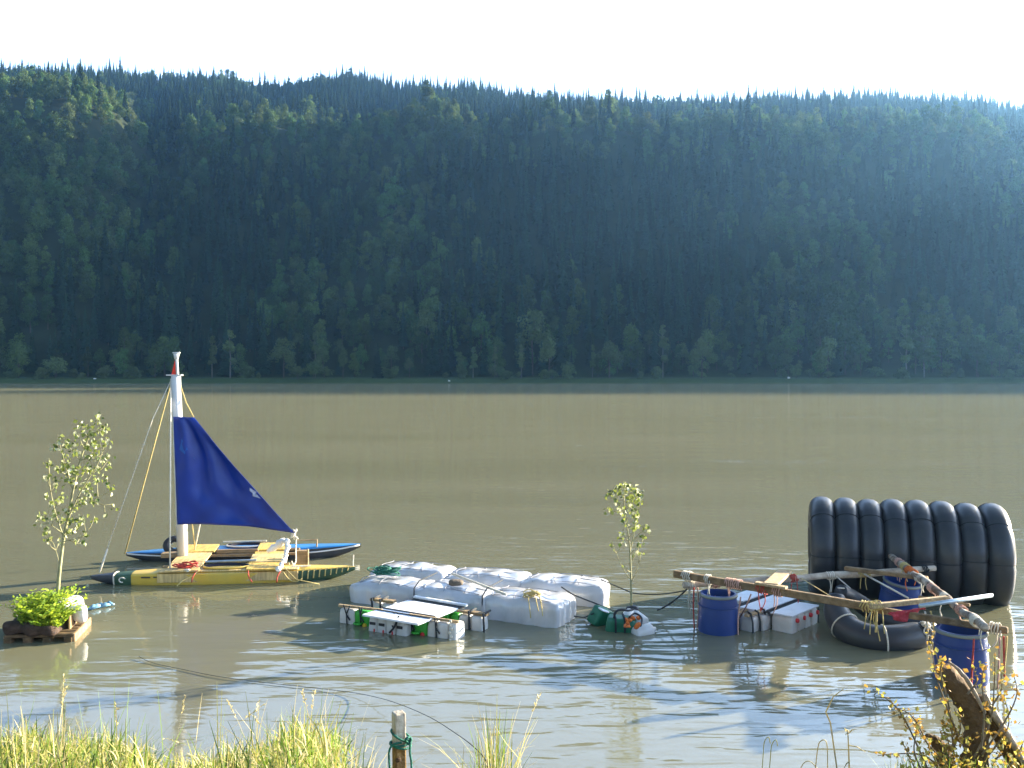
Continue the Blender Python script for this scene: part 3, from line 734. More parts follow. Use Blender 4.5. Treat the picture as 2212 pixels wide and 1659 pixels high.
# platform boards
for (lx0, lx1, ly0, ly1, mt, dz) in ((-.80, -.33, -1.08, -.50, M_ply, 0), (-.86, -.37, -.49, .22, M_ply, .004), (-.90, -.40, .27, .88, M_yel, .012),
                                     (.36, .84, -1.09, -.62, M_yel, .0), (.31, .79, -.61, .0, M_ply, .006), (.27, .74, .30, .90, M_yel, .014), (.30, .78, .01, .22, M_yel, 0.0)):
    mb = LB(); sh = 0.05; z = .225 + dz
    v = []
    for zz in (z - .022, z):
        v += [(lx0 - sh * 0, ly0, zz), (lx1, ly0, zz), (lx1 - sh, ly1, zz), (lx0 - sh, ly1, zz)]
    mb.add(v, [[3, 2, 1, 0], [4, 5, 6, 7], [0, 1, 5, 4], [1, 2, 6, 5], [2, 3, 7, 6], [3, 0, 4, 7]])
    mb.build("deck_board", mt, boat)
for y0 in (-.62, .18, .56):
    LB().beam((-.95, y0, .185), (.92, y0 + .01, .185), .05, .035).build("cross_rail", M_wood, boat)
LB().beam((-.36, .26, .23), (.3, .26, .23), .05, .06).build("cross_rail", M_wood, boat)
LB().tube([(-.34, -.60, .245), (.42, -.57, .25)], .016, 8).build("cross_pole", M_metal, boat)
LB().tube([(-.40, .93, .26), (.32, .93, .265)], .013, 8).build("cross_pole", M_ropew, boat)
LB().box((-.98, .05, .235), (.34, .16, .07), r=.006).build("mast_step", M_wood, boat)
# mast
MY = 13.98
mb_ = WD(394, 1203, MY); mt_ = WD(380, 812, MY)
MB().tube([mb_, mb_.lerp(mt_, .5), mt_], [.078, .076, .072], 24).build("mast", M_white, boat, True)
m = MB(); m.tube([mt_ + Vector((.03, 0, -.05)), WD(381, 772, MY)], .022, 10); m.tube([WD(381, 776, MY), WD(381, 764, MY)], [.03, .045], 10); m.box(WD(381, 762, MY), (.11, .05, .02), r=.004)
m.build("topmast", M_white, boat, True)
m = MB(); m.box(mt_ + Vector((-.02, 0, .012)), (.24, .10, .02), r=.004); m.build("spreader", M_white, boat)
m = MB(); a, b, c = WD(378, 778, MY - .03), WD(370, 811, MY - .05), WD(380, 810, MY)
m.add([a, b, c, a + Vector((0, .006, 0)), b + Vector((0, .006, 0)), c + Vector((0, .006, 0))], [[0, 1, 2], [5, 4, 3], [0, 3, 4, 1], [1, 4, 5, 2], [2, 5, 3, 0]]); m.build("pennant", pm("red_pennant", (.7, .05, .02), trans=.4), boat)
# sail
LBp, HL, HR, CL = WD(383, 1133, MY - .12), WD(374, 900, MY - .115), WD(419, 902, MY - .10), WD(638, 1151, MY - .14)
nu, nv = 26, 40; vs = []
def sail_pt(u, v):
    lf = LBp.lerp(HL, v); le = CL.lerp(HR, v) + Vector((-.015, 0, -.012)) * math.sin(PI * v)
    p = lf.lerp(le, u)
    p.z += (0.055 * math.sin(PI * u) * (1 - u * .5)) * (1 - v) ** 6
    bel = .16 * math.sin(PI * u ** .8) * math.sin(PI * min(1, .12 + v * .85))
    p.y += bel * max(0, (u - .22) / .78) ** .7 + .016 * math.sin(u * 11 + v * 9) * u * u + .085 * math.sin(7 * (u - .5 * v) * 2.2) * math.sin(PI * v) * u * (1 - u) * 2.6 + .05 * math.sin(13 * (u + .8 * v)) * (1 - v) * u * (1 - u) * 2 + .012 * mnoise.noise(Vector((u * 5, v * 7, 2)))
    p.y -= .03 * max(0, (u - .88) / .12) ** 1.5 * math.sin(PI * min(1, v + .15))
    return p
for i in range(nv + 1):
    for j in range(nu + 1): vs.append(sail_pt(j / nu, i / nv))
m = MB(); m.add(vs, [[i * (nu + 1) + j, i * (nu + 1) + j + 1, (i + 1) * (nu + 1) + j + 1, (i + 1) * (nu + 1) + j] for i in range(nv) for j in range(nu)])
sail = m.build("sail", M_sail, boat, True)
sm = sail.modifiers.new("cloth", 'SOLIDIFY'); sm.thickness = .004; sm.offset = 1
def sail_patch(uv, mt):
    mb = MB(); n = len(uv); vs = []
    for off in (-.006, -.010):
        for u, v in uv: vs.append(sail_pt(u, v) + Vector((0, off, 0)))
    mb.add(vs, [list(range(n)), list(range(2 * n - 1, n - 1, -1))] + [[i, (i + 1) % n, n + (i + 1) % n, n + i] for i in range(n)]); return mb.build("sail_patch", mt, sail)
sail_patch([(.10, .70), (.20, .665), (.34, .62), (.28, .72), (.20, .80), (.16, .76)], M_patch)
sail_patch([(.88, .315), (.96, .30), (.955, .345), (.985, .36), (.94, .395), (.90, .365), (.915, .345)], M_patchw)
# lines
def line(nm, pts, r, mt, parent=boat, n=6, jit=0.0): return MB().tube(pts, r, n, jit=jit).build(nm, mt, parent, True)
mh = WD(372, 816, MY)
line("stay", [mh, WD(270, 1196, 14.62)], .011, M_ropey)
line("stay", [WD(370, 820, MY), WD(330, 905, 13.75), WD(214, 1236, 13.0)], .007, M_ropew)
line("stay", [WD(232, 1186, 13.06), WD(215, 1236, 13.0)], .014, M_ropew)
line("shroud", [WD(369, 818, MY), WD(367, 1229, 13.05)], .012, M_ropew)
line("shroud", [WD(385, 818, MY + .02), WD(402, 870, MY), HR + Vector((0, -.02, .01))], .011, M_ropey)
line("shroud", [WD(415, 1130, MY + .1), WD(421, 1182, 14.3)], .009, M_ropey)
line("shroud", [WD(432, 1132, MY + .1), WD(420, 1190, 14.4)], .011, M_ropew)
line("shroud", [WD(404, 1130, MY + .06), WD(405, 1196, 14.0)], .009, M_ropew)
m = MB()
for k in range(5):
    c = WD(637 + random.uniform(-4, 4), 1146 + k * 4, 13.85); m.tube([c + Vector((math.cos(a) * .028, math.sin(a) * .03, math.sin(a * 2 + k) * .018)) for a in np.linspace(0, 2 * PI, 11)[:-1]], .012, 6, closed=True)
m.build("clew_knot", M_ropew, boat, True)
line("sheet", smooth_path([WD(640, 1158, 13.85), WD(639, 1190, 13.75), WD(639, 1212, 13.5), WD(634, 1220, 13.4), WD(630, 1212, 13.4)], 5), .010, M_ropew)
line("sheet", [WD(606, 1218, 13.2), WD(640, 1252, 12.9), WD(690, 1262, 12.9)], .007, M_ropey)
line("sheet", smooth_path([WD(612, 1236, 12.95), WD(625, 1252, 12.9), WD(640, 1256, 12.88), WD(652, 1250, 12.9)], 5), .008, M_ropey)
line("loose_line", smooth_path([WD(432, 1229, 12.9), WD(415, 1244, 12.86), WD(395, 1254, 12.8), WD(382, 1266, 12.75)], 5), .009, M_ropey)
for px0, px1 in ((425, 414), (536, 545), (606, 598)):
    line("lashing", smooth_path([WD(px0, 1233, 12.9), WD((px0 + px1) / 2 - 3, 1246, 12.84), WD(px1, 1258, 12.84)], 4), .009, M_roper)
# furled white roll, box, fender, bundle
m = MB(); p0, p1 = WD(578, 1192, 13.95), WD(616, 1166, 13.9)
m.tube([p0.lerp(p1, t) for t in np.linspace(0, 1, 7)], [.03, .045, .055, .045, .06, .055, .03], 12, jit=.2); 
for t in np.linspace(0, 1, 11):
    q = WD(619 - 4 * t - 12 * t * t, 1170 + 60 * t, 13.85 - .8 * t) + Vector((random.uniform(-.02, .02), random.uniform(-.02, .02), 0))
    m.superbox(q, (random.uniform(.04, .075), random.uniform(.04, .07), random.uniform(.05, .09)), Euler((random.random(), random.random(), random.random())), p=2.6, res=6, lump=.03)
m.build("white_roll", pm("white_canvas", (.72, .71, .68), rough=.8, var=.08, bump=.5, bscale=15), boat, True)
m = LB(); m.box((1.06, -.33, .17), (.17, .03, .30), r=.005); m.box((1.06, -.30, .32), (.20, .10, .025), r=.004); m.build("rudder_box", M_wood, boat)
m = LB(); m.beam((1.16, -.35, -.05), (1.16, -.35, .36), .03, .03, up=(1, 0, 0)); m.build("rudder_post", M_woodx, boat)
m = LB(); m.beam((.86, .70, .30), (1.18, .70, .31), .025, .02); m.beam((1.18, .70, .14), (1.18, .70, .32), .025, .025, up=(1, 0, 0)); m.build("stern_rail", M_woodx, boat)
m = LB(); rt = Euler((R(62), 0, R(15)))
m.add([Vector((-1.13, .72, .26)) + rt.to_matrix() @ Vector(((.11 + .055 * math.cos(b)) * math.cos(a) * 1.15, (.11 + .055 * math.cos(b)) * math.sin(a), .055 * math.sin(b))) for a in np.linspace(0, 2 * PI, 25)[:-1] for b in np.linspace(0, 2 * PI, 11)[:-1]],
      [[i * 10 + j, i * 10 + (j + 1) % 10, ((i + 1) % 24) * 10 + (j + 1) % 10, ((i + 1) % 24) * 10 + j] for i in range(24) for j in range(10)])
fender = m.build("tyre_fender", M_black, boat, True)
m = MB()
for k in range(7):
    c = WD(400 + random.uniform(-22, 20), 1226 + random.uniform(-3, 3), 13.1); m.tube([c + Vector((random.uniform(.05, .12) * math.cos(a), .05 * math.sin(a), .012 * math.sin(2 * a + k) + .01 * k)) for a in np.linspace(0, 2 * PI, 13)[:-1]], .012, 6, closed=True)
pile = m.build("red_rope_pile", M_roper, boat, True)
m = MB(); m.superbox(WD(404, 1232, 12.95), (.09, .05, .05), p=3, res=5, lump=.02); m.build("white_cloth", M_ropew, boat, True)
# markings on the yellow deck: short dark dashes and a pale stripe block
m = LB()
for x0, x1 in ((-1.15, -1.02), (-.98, -.88)):
    m.beam((x0, fy - .206 + .006 * (x0 + 1), .12), (x1, fy - .212, .12), .006, .018, r=.001)
m.build("hull_marking", M_dhull, boat)
m = LB()
for k in range(2): m.box((1.12, fy - .03 - .05 * k, .205 + .002), (.28, .022, .008), r=.001)
m.build("deck_stripe", M_ropew, boat)
m = LB(); m.tube([(-1.42 + .05 * math.cos(a) * (1 - .03 * i), fy - .205 + .012 * (-1.42 + .05 * math.cos(a) + 1.42), .09 + .035 * math.sin(a)) for i, a in enumerate(np.linspace(.4, 5.2, 14))], .009, 5); m.build("bow_marking", M_ropew, boat)

# ------------------------------------------------------------------ raft of large milky tanks
raft = thing("tank_raft", "low raft of six big milky white tanks lashed together beside the catamaran", "raft", (-.5, 12.0, 0))
u_, v_ = Vector((.91, -.415, 0)), Vector((.415, .91, 0))
FLc = Vector((-2.19, 12.05, 0))
def tank_shape(v, w):
    if v.z > 0: w.z += .006 * math.sin(v.x * 5 + v.y * 4 + c.x * 9) + .035 * (1 - v.x * v.x) * (1 - v.y * v.y) + .008 * math.sin(v.x * 9) 
    w.x *= 1 + .03 * v.z; w.y *= 1 + .05 * (1 - v.z * v.z)
    w += Vector((v.x, v.y, 0)) * .008 * math.sin(v.x * 14 + v.y * 14)
    return w
tanks = []
for k in range(3):
    c = FLc + u_ * (.5 + 1.0 * k) + v_ * .31; tanks.append((c, math.atan2(u_.y, u_.x) + R([1.5, -1, -2][k]), 1.0, .64, .255 + .012 * k))
for k, (cx_, cy_) in enumerate(((-1.42, 12.83), (-.32, 12.50), (.73, 12.18))):
    tanks.append((Vector((cx_, cy_, 0)), R(-17 + 2 * k), 1.05, .62, .295 - .015 * k))
for c, rz, lx, ly, h in tanks:
    m = MB(); m.superbox(c + Vector((0, 0, h - .33)), (lx * 1.10, ly * 1.06, .66), Euler((R(random.uniform(-2, 2)), R(random.uniform(-2, 2)), rz)), p=8, res=20, lump=.016, fn=tank_shape)
    m.build("tank", M_tank, raft, True)
m = MB()
for c, rz, lx, ly, h in tanks:
    Mz = Matrix.Rotation(rz, 3, 'Z')
    for sy in (-.24, .0, .22):
        m.tube([c + Mz @ Vector((t * lx * .49, sy + random.uniform(-.01, .01), h - .004 + .035 * (1 - t * t))) for t in np.linspace(-.86, .86, 9)], .005, 5)
    for sx in (-.40, -.1, .2):
        m.tube([c + Mz @ Vector((sx * lx + .03 * math.sin(t * 5), t * ly * .54, h - .004 + .04 * (1 - t * t))) for t in np.linspace(-.82, .82, 9)], .005, 5)
m.build("lashing_net", pm("grey_rope", (.28, .29, .33), rough=.9, var=.3, scale=40), raft, True)
m = MB()
for i, j in ((0, 1), (1, 2)):
    c0 = FLc + u_ * (1.0 + i) + Vector((0, 0, 0)); m.tube([c0 + Vector((-.01, -.015, -.05)), c0 + Vector((-.005, -.02, .28)), c0 + v_ * .12 + Vector((0, 0, .35)), c0 + v_ * .6 + Vector((0, 0, .36))], .009, 5)
m.build("seam_rope", M_roped, raft, True)
line("spar", [W(976, 1239, .36), W(1093, 1284, .34)], .016, M_ropew, raft)
line("mooring_line", smooth_path([W(1213, 1268, .38), W(1240, 1285, .32), W(1290, 1305, .12), W(1318, 1316, .1)], 5), .009, M_roped, raft)
line("mooring_line", sag(W(1298, 1252, .34), W(1366, 1281, .22), .0) + sag(W(1366, 1281, .22), W(1478, 1276, .42), .03)[1:], .008, M_roped, raft)
def coil(name, label, cat, c, rad, n, mt, r=.012, squash=.6, drop=0.0):
    m = MB()
    for k in range(n):
        cc = Vector(c) + Vector((random.uniform(-.4, .4) * rad * 1.6, random.uniform(-.4, .4) * rad, r + .007 * k)); rr = rad * random.uniform(.45, 1.0); ph = random.random() * 6
        m.tube([cc + Vector((rr * math.cos(a + ph), rr * squash * math.sin(a + ph), .015 * math.sin(2 * a + k))) for a in np.linspace(0, 2 * PI, 17)[:-1]], r, 6, closed=True)
    if drop:
        for k in range(4):
            p = Vector(c) + Vector((random.uniform(-.05, .12), -.17 - .03 * k, 0)); m.tube(smooth_path([p + Vector((0, .15, .02)), p + Vector((.01, 0, -.02)), p + Vector((.03, -.05, -drop * random.uniform(.4, 1)))], 4), r * .9, 5)
    return centred(tag(m.build(name, mt, None, True), label, cat))
coil("rope_coil", "dark green tangle of rope lying on the white tank raft's left end", "rope", W(828, 1240, .325), .17, 14, M_ropeg, .008)
coil("rope_bundle", "straw coloured rope bundle hanging over the white tank raft's front right edge", "rope", W(1148, 1289, .325), .09, 9, M_ropey, .007, drop=.24)
m = MB(); m.superbox(W(985, 1259, .36), (.19, .15, .08), p=3, res=8, lump=.02); centred(tag(m.build("flat_stone", M_brown, None, True), "flat brown stone lying on the middle of the white tank raft", "stone"))
# ------------------------------------------------------------------ small rafts of canisters
def can(parent, c, size, rz, mt, cap=None, capside=None, slot=False, capz=-.02, nm="canister", tilt=(0, 0)):
    m = MB(); Mr = Euler((tilt[0], tilt[1], rz)); mm = Mr.to_matrix()
    m.superbox(c, size, Mr, p=7, res=8, lump=.012)
    o = m.build(nm, mt, parent, True); c = Vector(c)
    side = Vector((0, -1, 0)) if capside is None else Vector(capside)
    half = abs(side.x) * size[0] / 2 + abs(side.y) * size[1] / 2
    if cap:
        q = MB(); fr = mm @ side; k = fr.to_track_quat('Z', 'Y').to_matrix()
        q.lathe([(0, .022), (.022, .022), (.027, .016), (.027, -.01)], c + fr * (half) + mm @ Vector((0.25 * size[0] * (1 - abs(side.x)), 0, capz)), 14, rot=k); q.build("cap", cap, o, True)
    if slot:
        q = MB(); q.box(c + mm @ (side * (half - .004) + Vector((0, 0, size[2] * .16))), (size[0] * .62 if abs(side.y) else .014, .014 if abs(side.y) else size[1] * .6, .035), Mr, r=.004); q.build("handle_or_dark_slot", M_black, o)  # dark box stands in for the shade inside a grip opening
    return o
def grip(parent, c, mm, w, mt):
    q = MB(); q.tube([Vector(c) + mm @ Vector(p) for p in ((-w, 0, 0), (-w * .8, 0, .045), (0, 0, .06), (w * .8, 0, .045), (w, 0, 0))], .013, 8); return q.build("handle_or_dark_slot", mt, parent, True)

c1 = thing("canister_raft", "raft of white and green canisters with pale battens and a board, before the tanks", "raft", (-1.2, 10.8, 0))
a1, b1 = Vector((.896, -.444, 0)), Vector((.444, .896, 0)); o1 = Vector((-2.16, 11.02, 0)); rz1 = math.atan2(a1.y, a1.x)
def P1(t, b, z=0.0): return o1 + a1 * t + b1 * b + Vector((0, 0, z))
front = [(.12, .24, M_can, None), (.34, .22, M_gcan, M_ycap), (1.18, .20, M_gcan, M_rcap), (1.345, .11, M_can, None), (1.49, .17, M_can, None), (1.635, .10, M_white, None)]
for t, w, mt, cp in front:
    o = can(c1, P1(t, .10, .03), (w, .20, .30), rz1, mt, cp)
    if mt == M_gcan: tag(o, "green canister with a %s cap" % ("yellow" if cp == M_ycap else "red")); grip(o, P1(t - .03, -.005, .03), Matrix.Rotation(rz1, 3, 'Z') @ Matrix.Rotation(R(90), 3, 'X'), .05, M_gcan)
for t, w, mt in ((.24, .14, M_can), (.42, .15, M_can), (1.27, .10, M_gcan), (1.40, .11, M_gcan), (1.53, .14, M_can), (1.71, .15, M_can)):
    can(c1, P1(t, .53, .03), (w, .18, .28), rz1, mt)
for k in range(4):
    can(c1, P1(.60 + .13 * k, .06, .045), (.135, .38, .30), rz1, M_can, None, None, True)
can(c1, P1(1.035, -.06, .0), (.09, .14, .26), rz1, M_can)
for t in (.60, .73, .86):
    m = MB(); m.superbox(P1(t + .03, -.136, .015), (.018, .01, .045), p=3, res=4); m.build("red_mark", M_rcap, c1, True)
zt = .215
m = MB(); q = [W(783, 1327, zt), W(903, 1347, zt), W(990, 1314, zt), W(882, 1296, zt)]
m.add([p - Vector((0, 0, .022)) for p in q] + q, [[3, 2, 1, 0], [4, 5, 6, 7]] + [[i, (i + 1) % 4, 4 + (i + 1) % 4, 4 + i] for i in range(4)]); m.build("white_board", M_foam, c1)
m = MB()
for f in (.30, .42):
    m.beam(q[0].lerp(q[3], f) + Vector((0, 0, .006)), q[1].lerp(q[2], f) + Vector((0, 0, .006)), .016, .012, r=.002)
m.beam(q[3] + Vector((.05, .06, -.02)), q[2] + Vector((.05, .06, -.02)), .10, .03); m.build("dark_strap", M_roped, c1)
MB().beam(q[3] + Vector((.06, .13, .01)), q[2] + Vector((.10, .10, .01)), .05, .03).build("rear_bar", M_foam, c1)
MB().beam(P1(-.02, .03, .205), P1(.62, .05, .212), .04, .03).build("batten", M_woodx, c1)
MB().beam(P1(1.02, .03, .212), P1(1.70, .04, .205), .04, .03).build("batten", M_woodx, c1)
MB().beam(P1(.14, .50, .195), P1(.5, .50, .20), .09, .03).build("batten", M_wood, c1)
MB().beam(P1(1.43, .50, .20), P1(1.84, .50, .195), .09, .03).build("batten", M_wood, c1)
m = MB()
for t, w in ((.13, .05), (1.42, .02), (.34, 0.02), (.86, .03), (1.08, .02)):
    m.tube([P1(t - w, -.008, .23), P1(t, -.014, .12), P1(t + .01, -.012, -.05)], .009, 5); m.tube([P1(t + w, -.008, .23), P1(t, -.016, .12)], .009, 5); m.tube([P1(t, -.016, .12), P1(t + .05, -.012, .05)], .009, 5)
for t in (.33, 1.62, 1.82, .20):
    m.tube([P1(t, .42, .23), P1(t, .43, .10), P1(t + .005, .43, -.05)], .014, 5); m.tube([P1(t, .42, .22), P1(t, .60, .22)], .014, 5)
m.tube(smooth_path([P1(.98, -.13, .23), P1(.93, -.15, .10), P1(.86, -.15, .02)], 4), .012, 6)
m.build("black_strap", M_roped, c1, True)
m = MB()
for k in range(6): m.superbox(P1(1.63 + random.uniform(-.02, .02), -.02, .22 - .045 * k), (.03, .02, .04), p=2.5, res=4)
m.build("rope_end", M_ropew, c1, True)

c2 = thing("canister_raft", "raft of white canister packs with red caps, partly under the pole frame", "raft", (3.2, 10.9, 0))
a2, b2 = Vector((.70, .714, 0)), Vector((-.79, .613, 0)); o2 = Vector((3.34, 10.53, 0)); rz2 = math.atan2(a2.y, a2.x)
def P2(a, b, z=0.0): return o2 + a2 * a + b2 * b + Vector((0, 0, z))
for (bs, bl, a0, n, wd) in ((0.0, .27, 0.0, 4, .175), (.37, .30, 0.0, 5, .185), (.78, .26, .30, 5, .185)):
    for k in range(n):
        o = can(c2, P2(a0 + wd * (k + .5), bs + bl / 2, .05), (wd, bl, .30), rz2, M_can, M_rcap if bs == 0 else None, (1, 0, 0) if False else (0, -1, 0), capz=.085)
    m = MB(); q = [P2(a0 - .0, bs, .213), P2(a0 + wd * n, bs, .213), P2(a0 + wd * n, bs + bl, .213), P2(a0, bs + bl, .213)]
    m.add([p - Vector((0, 0, .016)) for p in q] + q, [[3, 2, 1, 0], [4, 5, 6, 7]] + [[i, (i + 1) % 4, 4 + (i + 1) % 4, 4 + i] for i in range(4)]); m.build("white_board", M_foam, c2)
m = MB()
for b in (.29, .34, .70, .74): m.beam(P2(-.02, b, .205), P2(1.0, b, .205), .022, .02, r=.003)
m.beam(P2(.67, -.008, .19), P2(.67, -.008, .0), .02, .012, up=(1, 0, 0))
m.build("dark_strap", M_roped, c2)
for k, (x, y, w) in enumerate(((2.87, 10.70, .15), (3.03, 10.78, .19), (2.93, 10.95, .18), (2.78, 10.86, .14))):
    can(c2, (x, y, .03), (w, .19, .29 - .01 * k), rz2, M_can)
MB().beam((2.80, 10.58, .20), (3.10, 10.86, .20), .06, .03).build("batten", M_woodx, c2)
MB().beam((2.72, 10.74, .195), (2.98, 11.0, .195), .06, .03).build("batten", M_wood, c2)
m = MB()
for x, y in ((2.86, 10.59), (2.97, 10.67), (3.07, 10.77)):
    m.tube([(x - .02, y + .06, .23), (x, y, .222), (x + .015, y - .03, .12), (x + .02, y - .03, -.04)], .012, 5)
m.build("black_strap", M_roped, c2, True)

# ------------------------------------------------------------------ floats carrying the middle sapling
fl = thing("canister_float", "dark green canisters and white bottles tied together under the small middle sapling", "raft", (1.4, 10.9, 0))
o = can(fl, W(1298, 1332, .09), (.25, .19, .24), R(38), M_dgcan, pm("rusty_cap", (.40, .13, .06), rough=.6), (0, -1, 0), tilt=(R(14), R(22))); tag(o, "tilted dark green canister with a pale top")
m = MB(); m.superbox(W(1304, 1318, .2), (.14, .10, .02), Euler((R(14), R(22), R(38))), p=5, res=5); m.build("pale_label", M_foam, fl, True)
o = can(fl, W(1342, 1350, .06), (.36, .22, .20), R(-8), M_dgcan, None, tilt=(R(4), R(8))); tag(o, "flat lying dark green canister with dark bands")
for t in (-.08, .03):
    m = MB(); c0 = W(1342, 1350, .06); m.tube([c0 + Vector((t, -.118, -.1)), c0 + Vector((t, -.118, .07)), c0 + Vector((t, -.09, .108)), c0 + Vector((t, .1, .105))], .013, 5); m.build("dark_band", M_roped, fl, True)
def bottle(c, d, L, r):
    m = MB(); k = Vector(d).to_track_quat('Z', 'Y').to_matrix()
    m.lathe([(0, -L / 2), (r * .8, -L / 2), (r, -L / 2 + .02), (r, L * .18), (r * .85, L * .3), (r * .3, L * .43), (r * .28, L * .5), (0, L * .5)], c, 16, rot=k); return m.build("bottle", M_white, fl, True)
bottle(W(1374, 1334, .06), (-.5, .75, .25), .32, .085); bottle(W(1393, 1364, .02), (.85, .4, .1), .30, .085); bottle(W(1357, 1330, .10), (.3, .8, .2), .26, .07)
m = MB()
for k in range(9):
    p = W(1362 + random.uniform(-14, 18), 1340 + random.uniform(-8, 14), .15); m.superbox(p, (.09, .05, .03), Euler((random.random(), random.random(), random.random() * 3)), p=2.6, res=5, lump=.02)
m.build("orange_rag", M_orange, fl, True)
line("black_hose", smooth_path([W(1326, 1338, .14), W(1330, 1322, .24), W(1342, 1317, .26), W(1358, 1319, .22), W(1368, 1316, .2)], 6), .014, M_roped, fl)
line("black_strap", smooth_path([W(1384, 1352, .14), W(1386, 1335, .16), W(1372, 1325, .17), W(1360, 1333, .18)], 5), .012, M_roped, fl)
m = MB(); m.superbox(W(1363, 1317, .14), (.16, .12, .11), p=2.6, res=7, lump=.04); m.build("black_bag", M_black, fl, True)
line("mooring_line", [W(1282, 1325, .16), W(1262, 1334, .02), W(1240, 1331, .05)], .008, M_roped, fl)

# ------------------------------------------------------------------ saplings
def sapling(name, label, D, stems, clusters, lsize, mats, base):
    r = thing(name, label, "sapling", base)
    m = MB()
    for pts, r0, r1 in stems:
        pp = smooth_path([WD(px, py, D + dy) for px, py, dy in pts], 5)
        m.tube(pp, lerp_list([r0, r1], len(pp)), 7)
    lv = MB()
    for px, py, rx, ry_, n in clusters:
        dyc = random.uniform(-.14, .14); c = WD(px, py, D + dyc)
        # a twig to the cluster from the nearest stem point
        best = min((Vector(v) for v in m.v[:400 * 7]), key=lambda v: (v - c + Vector((0, 0, .12))).length)
        tw = [best, best.lerp(c, .5) + Vector((0, 0, -.02)), c + Vector((0, 0, .02))]
        m.tube(tw, [.006, .004, .002], 4)
        for _ in range(n):
            p = WD(px + random.gauss(0, .55) * rx, py + random.gauss(0, .55) * ry_, D + dyc + random.gauss(0, .06))
            d = Vector((random.gauss(0, .6), random.gauss(0, .6), -.8 + random.gauss(0, .5)))
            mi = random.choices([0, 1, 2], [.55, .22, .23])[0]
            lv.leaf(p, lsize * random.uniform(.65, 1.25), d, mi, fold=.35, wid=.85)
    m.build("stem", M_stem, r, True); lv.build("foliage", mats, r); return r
cl = []
rs = random.Random(5)
for (px, py, rx, ry_, n) in [(214, 900, 8, 12, 14), (225, 925, 12, 14, 22), (198, 925, 14, 12, 22), (175, 918, 10, 12, 18), (170, 940, 12, 12, 16), (190, 950, 16, 14, 26), (215, 955, 14, 14, 22), (234, 955, 6, 8, 8),
                             (150, 955, 12, 12, 18), (125, 942, 6, 6, 4), (117, 962, 9, 10, 14), (135, 975, 12, 12, 18), (160, 975, 12, 10, 20), (200, 980, 14, 12, 24), (222, 985, 14, 12, 18), (105, 998, 9, 12, 14), (122, 1008, 9, 9, 12), (145, 1005, 12, 12, 20), (165, 1015, 14, 12, 28),
                             (190, 1012, 12, 10, 20), (212, 1008, 10, 10, 14), (232, 1000, 10, 9, 10), (102, 1030, 8, 9, 12), (120, 1040, 9, 12, 14), (150, 1035, 14, 12, 30), (185, 1045, 14, 14, 28), (210, 1035, 10, 10, 14), (230, 1035, 8, 12, 12), (242, 1055, 6, 6, 6), (100, 1068, 8, 6, 8),
                             (112, 1085, 9, 8, 12), (132, 1075, 10, 10, 16), (150, 1095, 12, 14, 24), (175, 1080, 12, 10, 18), (190, 1065, 10, 10, 16), (208, 1080, 8, 10, 10), (245, 1092, 6, 8, 7), (228, 1110, 5, 6, 4), (88, 1112, 8, 10, 12), (82, 1128, 6, 9, 9), (102, 1118, 9, 9, 10), (118, 1105, 8, 8, 10), (135, 1120, 12, 10, 18), (155, 1122, 12, 10, 20), (180, 1115, 10, 8, 12), (205, 1120, 5, 7, 5), (105, 1142, 9, 10, 10), (92, 1150, 5, 6, 5), (145, 1145, 12, 8, 14), (170, 1140, 8, 8, 10), (184, 1150, 5, 6, 5), (102, 1168, 5, 8, 5), (165, 1166, 6, 6, 5), (182, 1172, 5, 8, 6), (128, 1165, 6, 6, 5)]:
    cl.append((px, py, rx, ry_, max(5, int(n * .85))))
sapling("sapling", "tall leafy sapling standing on the planted pallet at the left", 10.7,
        [([(124, 1300, 0), (128, 1240, 0), (137, 1168, .02), (148, 1110, 0), (160, 1050, 0), (178, 980, .03), (200, 925, 0), (214, 894, 0)], .024, .004),
         ([(139, 1165, 0), (120, 1110, .1), (108, 1050, .12), (106, 990, .1)], .010, .003), ([(145, 1125, 0), (175, 1060, -.1), (212, 1000, -.12), (230, 945, -.1)], .010, .003),
         ([(140, 1155, 0), (105, 1130, -.1), (86, 1110, -.12)], .007, .003), ([(150, 1100, 0), (190, 1085, .1), (240, 1060, .12)], .007, .003), ([(132, 1230, 0), (118, 1180, .05), (112, 1170, .05)], .005, .002),
         ([(158, 1060, 0), (140, 1000, .08), (125, 945, .1)], .007, .002), ([(137, 1170, 0), (175, 1160, -.1), (186, 1150, -.1)], .006, .002)],
        cl, .054, [M_leafA, M_leafB, M_leafC], tuple(WD(124, 1300, 10.7)))
cl2 = [(1350, 1044, 8, 6, 12), (1338, 1052, 10, 8, 14), (1362, 1052, 10, 8, 14), (1322, 1062, 9, 7, 10), (1348, 1062, 12, 8, 18), (1375, 1062, 10, 9, 16), (1386, 1066, 6, 10, 10), (1311, 1068, 5, 6, 7), (1335, 1075, 10, 8, 14), (1365, 1078, 10, 8, 16), (1384, 1085, 5, 7, 8), (1316, 1098, 7, 7, 14), (1340, 1098, 10, 8, 16), (1362, 1095, 8, 8, 14), (1372, 1108, 7, 9, 16), (1350, 1112, 6, 7, 8), (1375, 1122, 6, 8, 14), (1372, 1138, 8, 6, 14), (1395, 1135, 7, 6, 10), (1404, 1146, 5, 5, 6), (1392, 1158, 6, 6, 8), (1345, 1150, 5, 6, 6), (1340, 1160, 5, 5, 5), (1380, 1172, 6, 6, 8), (1346, 1170, 5, 5, 5), (1352, 1130, 5, 6, 6), (1378, 1190, 4, 5, 4), (1385, 1196, 4, 4, 4), (1370, 1198, 3, 3, 3), (1325, 1182, 4, 4, 3), (1321, 1172, 3, 3, 2), (1348, 1222, 3, 3, 2)]
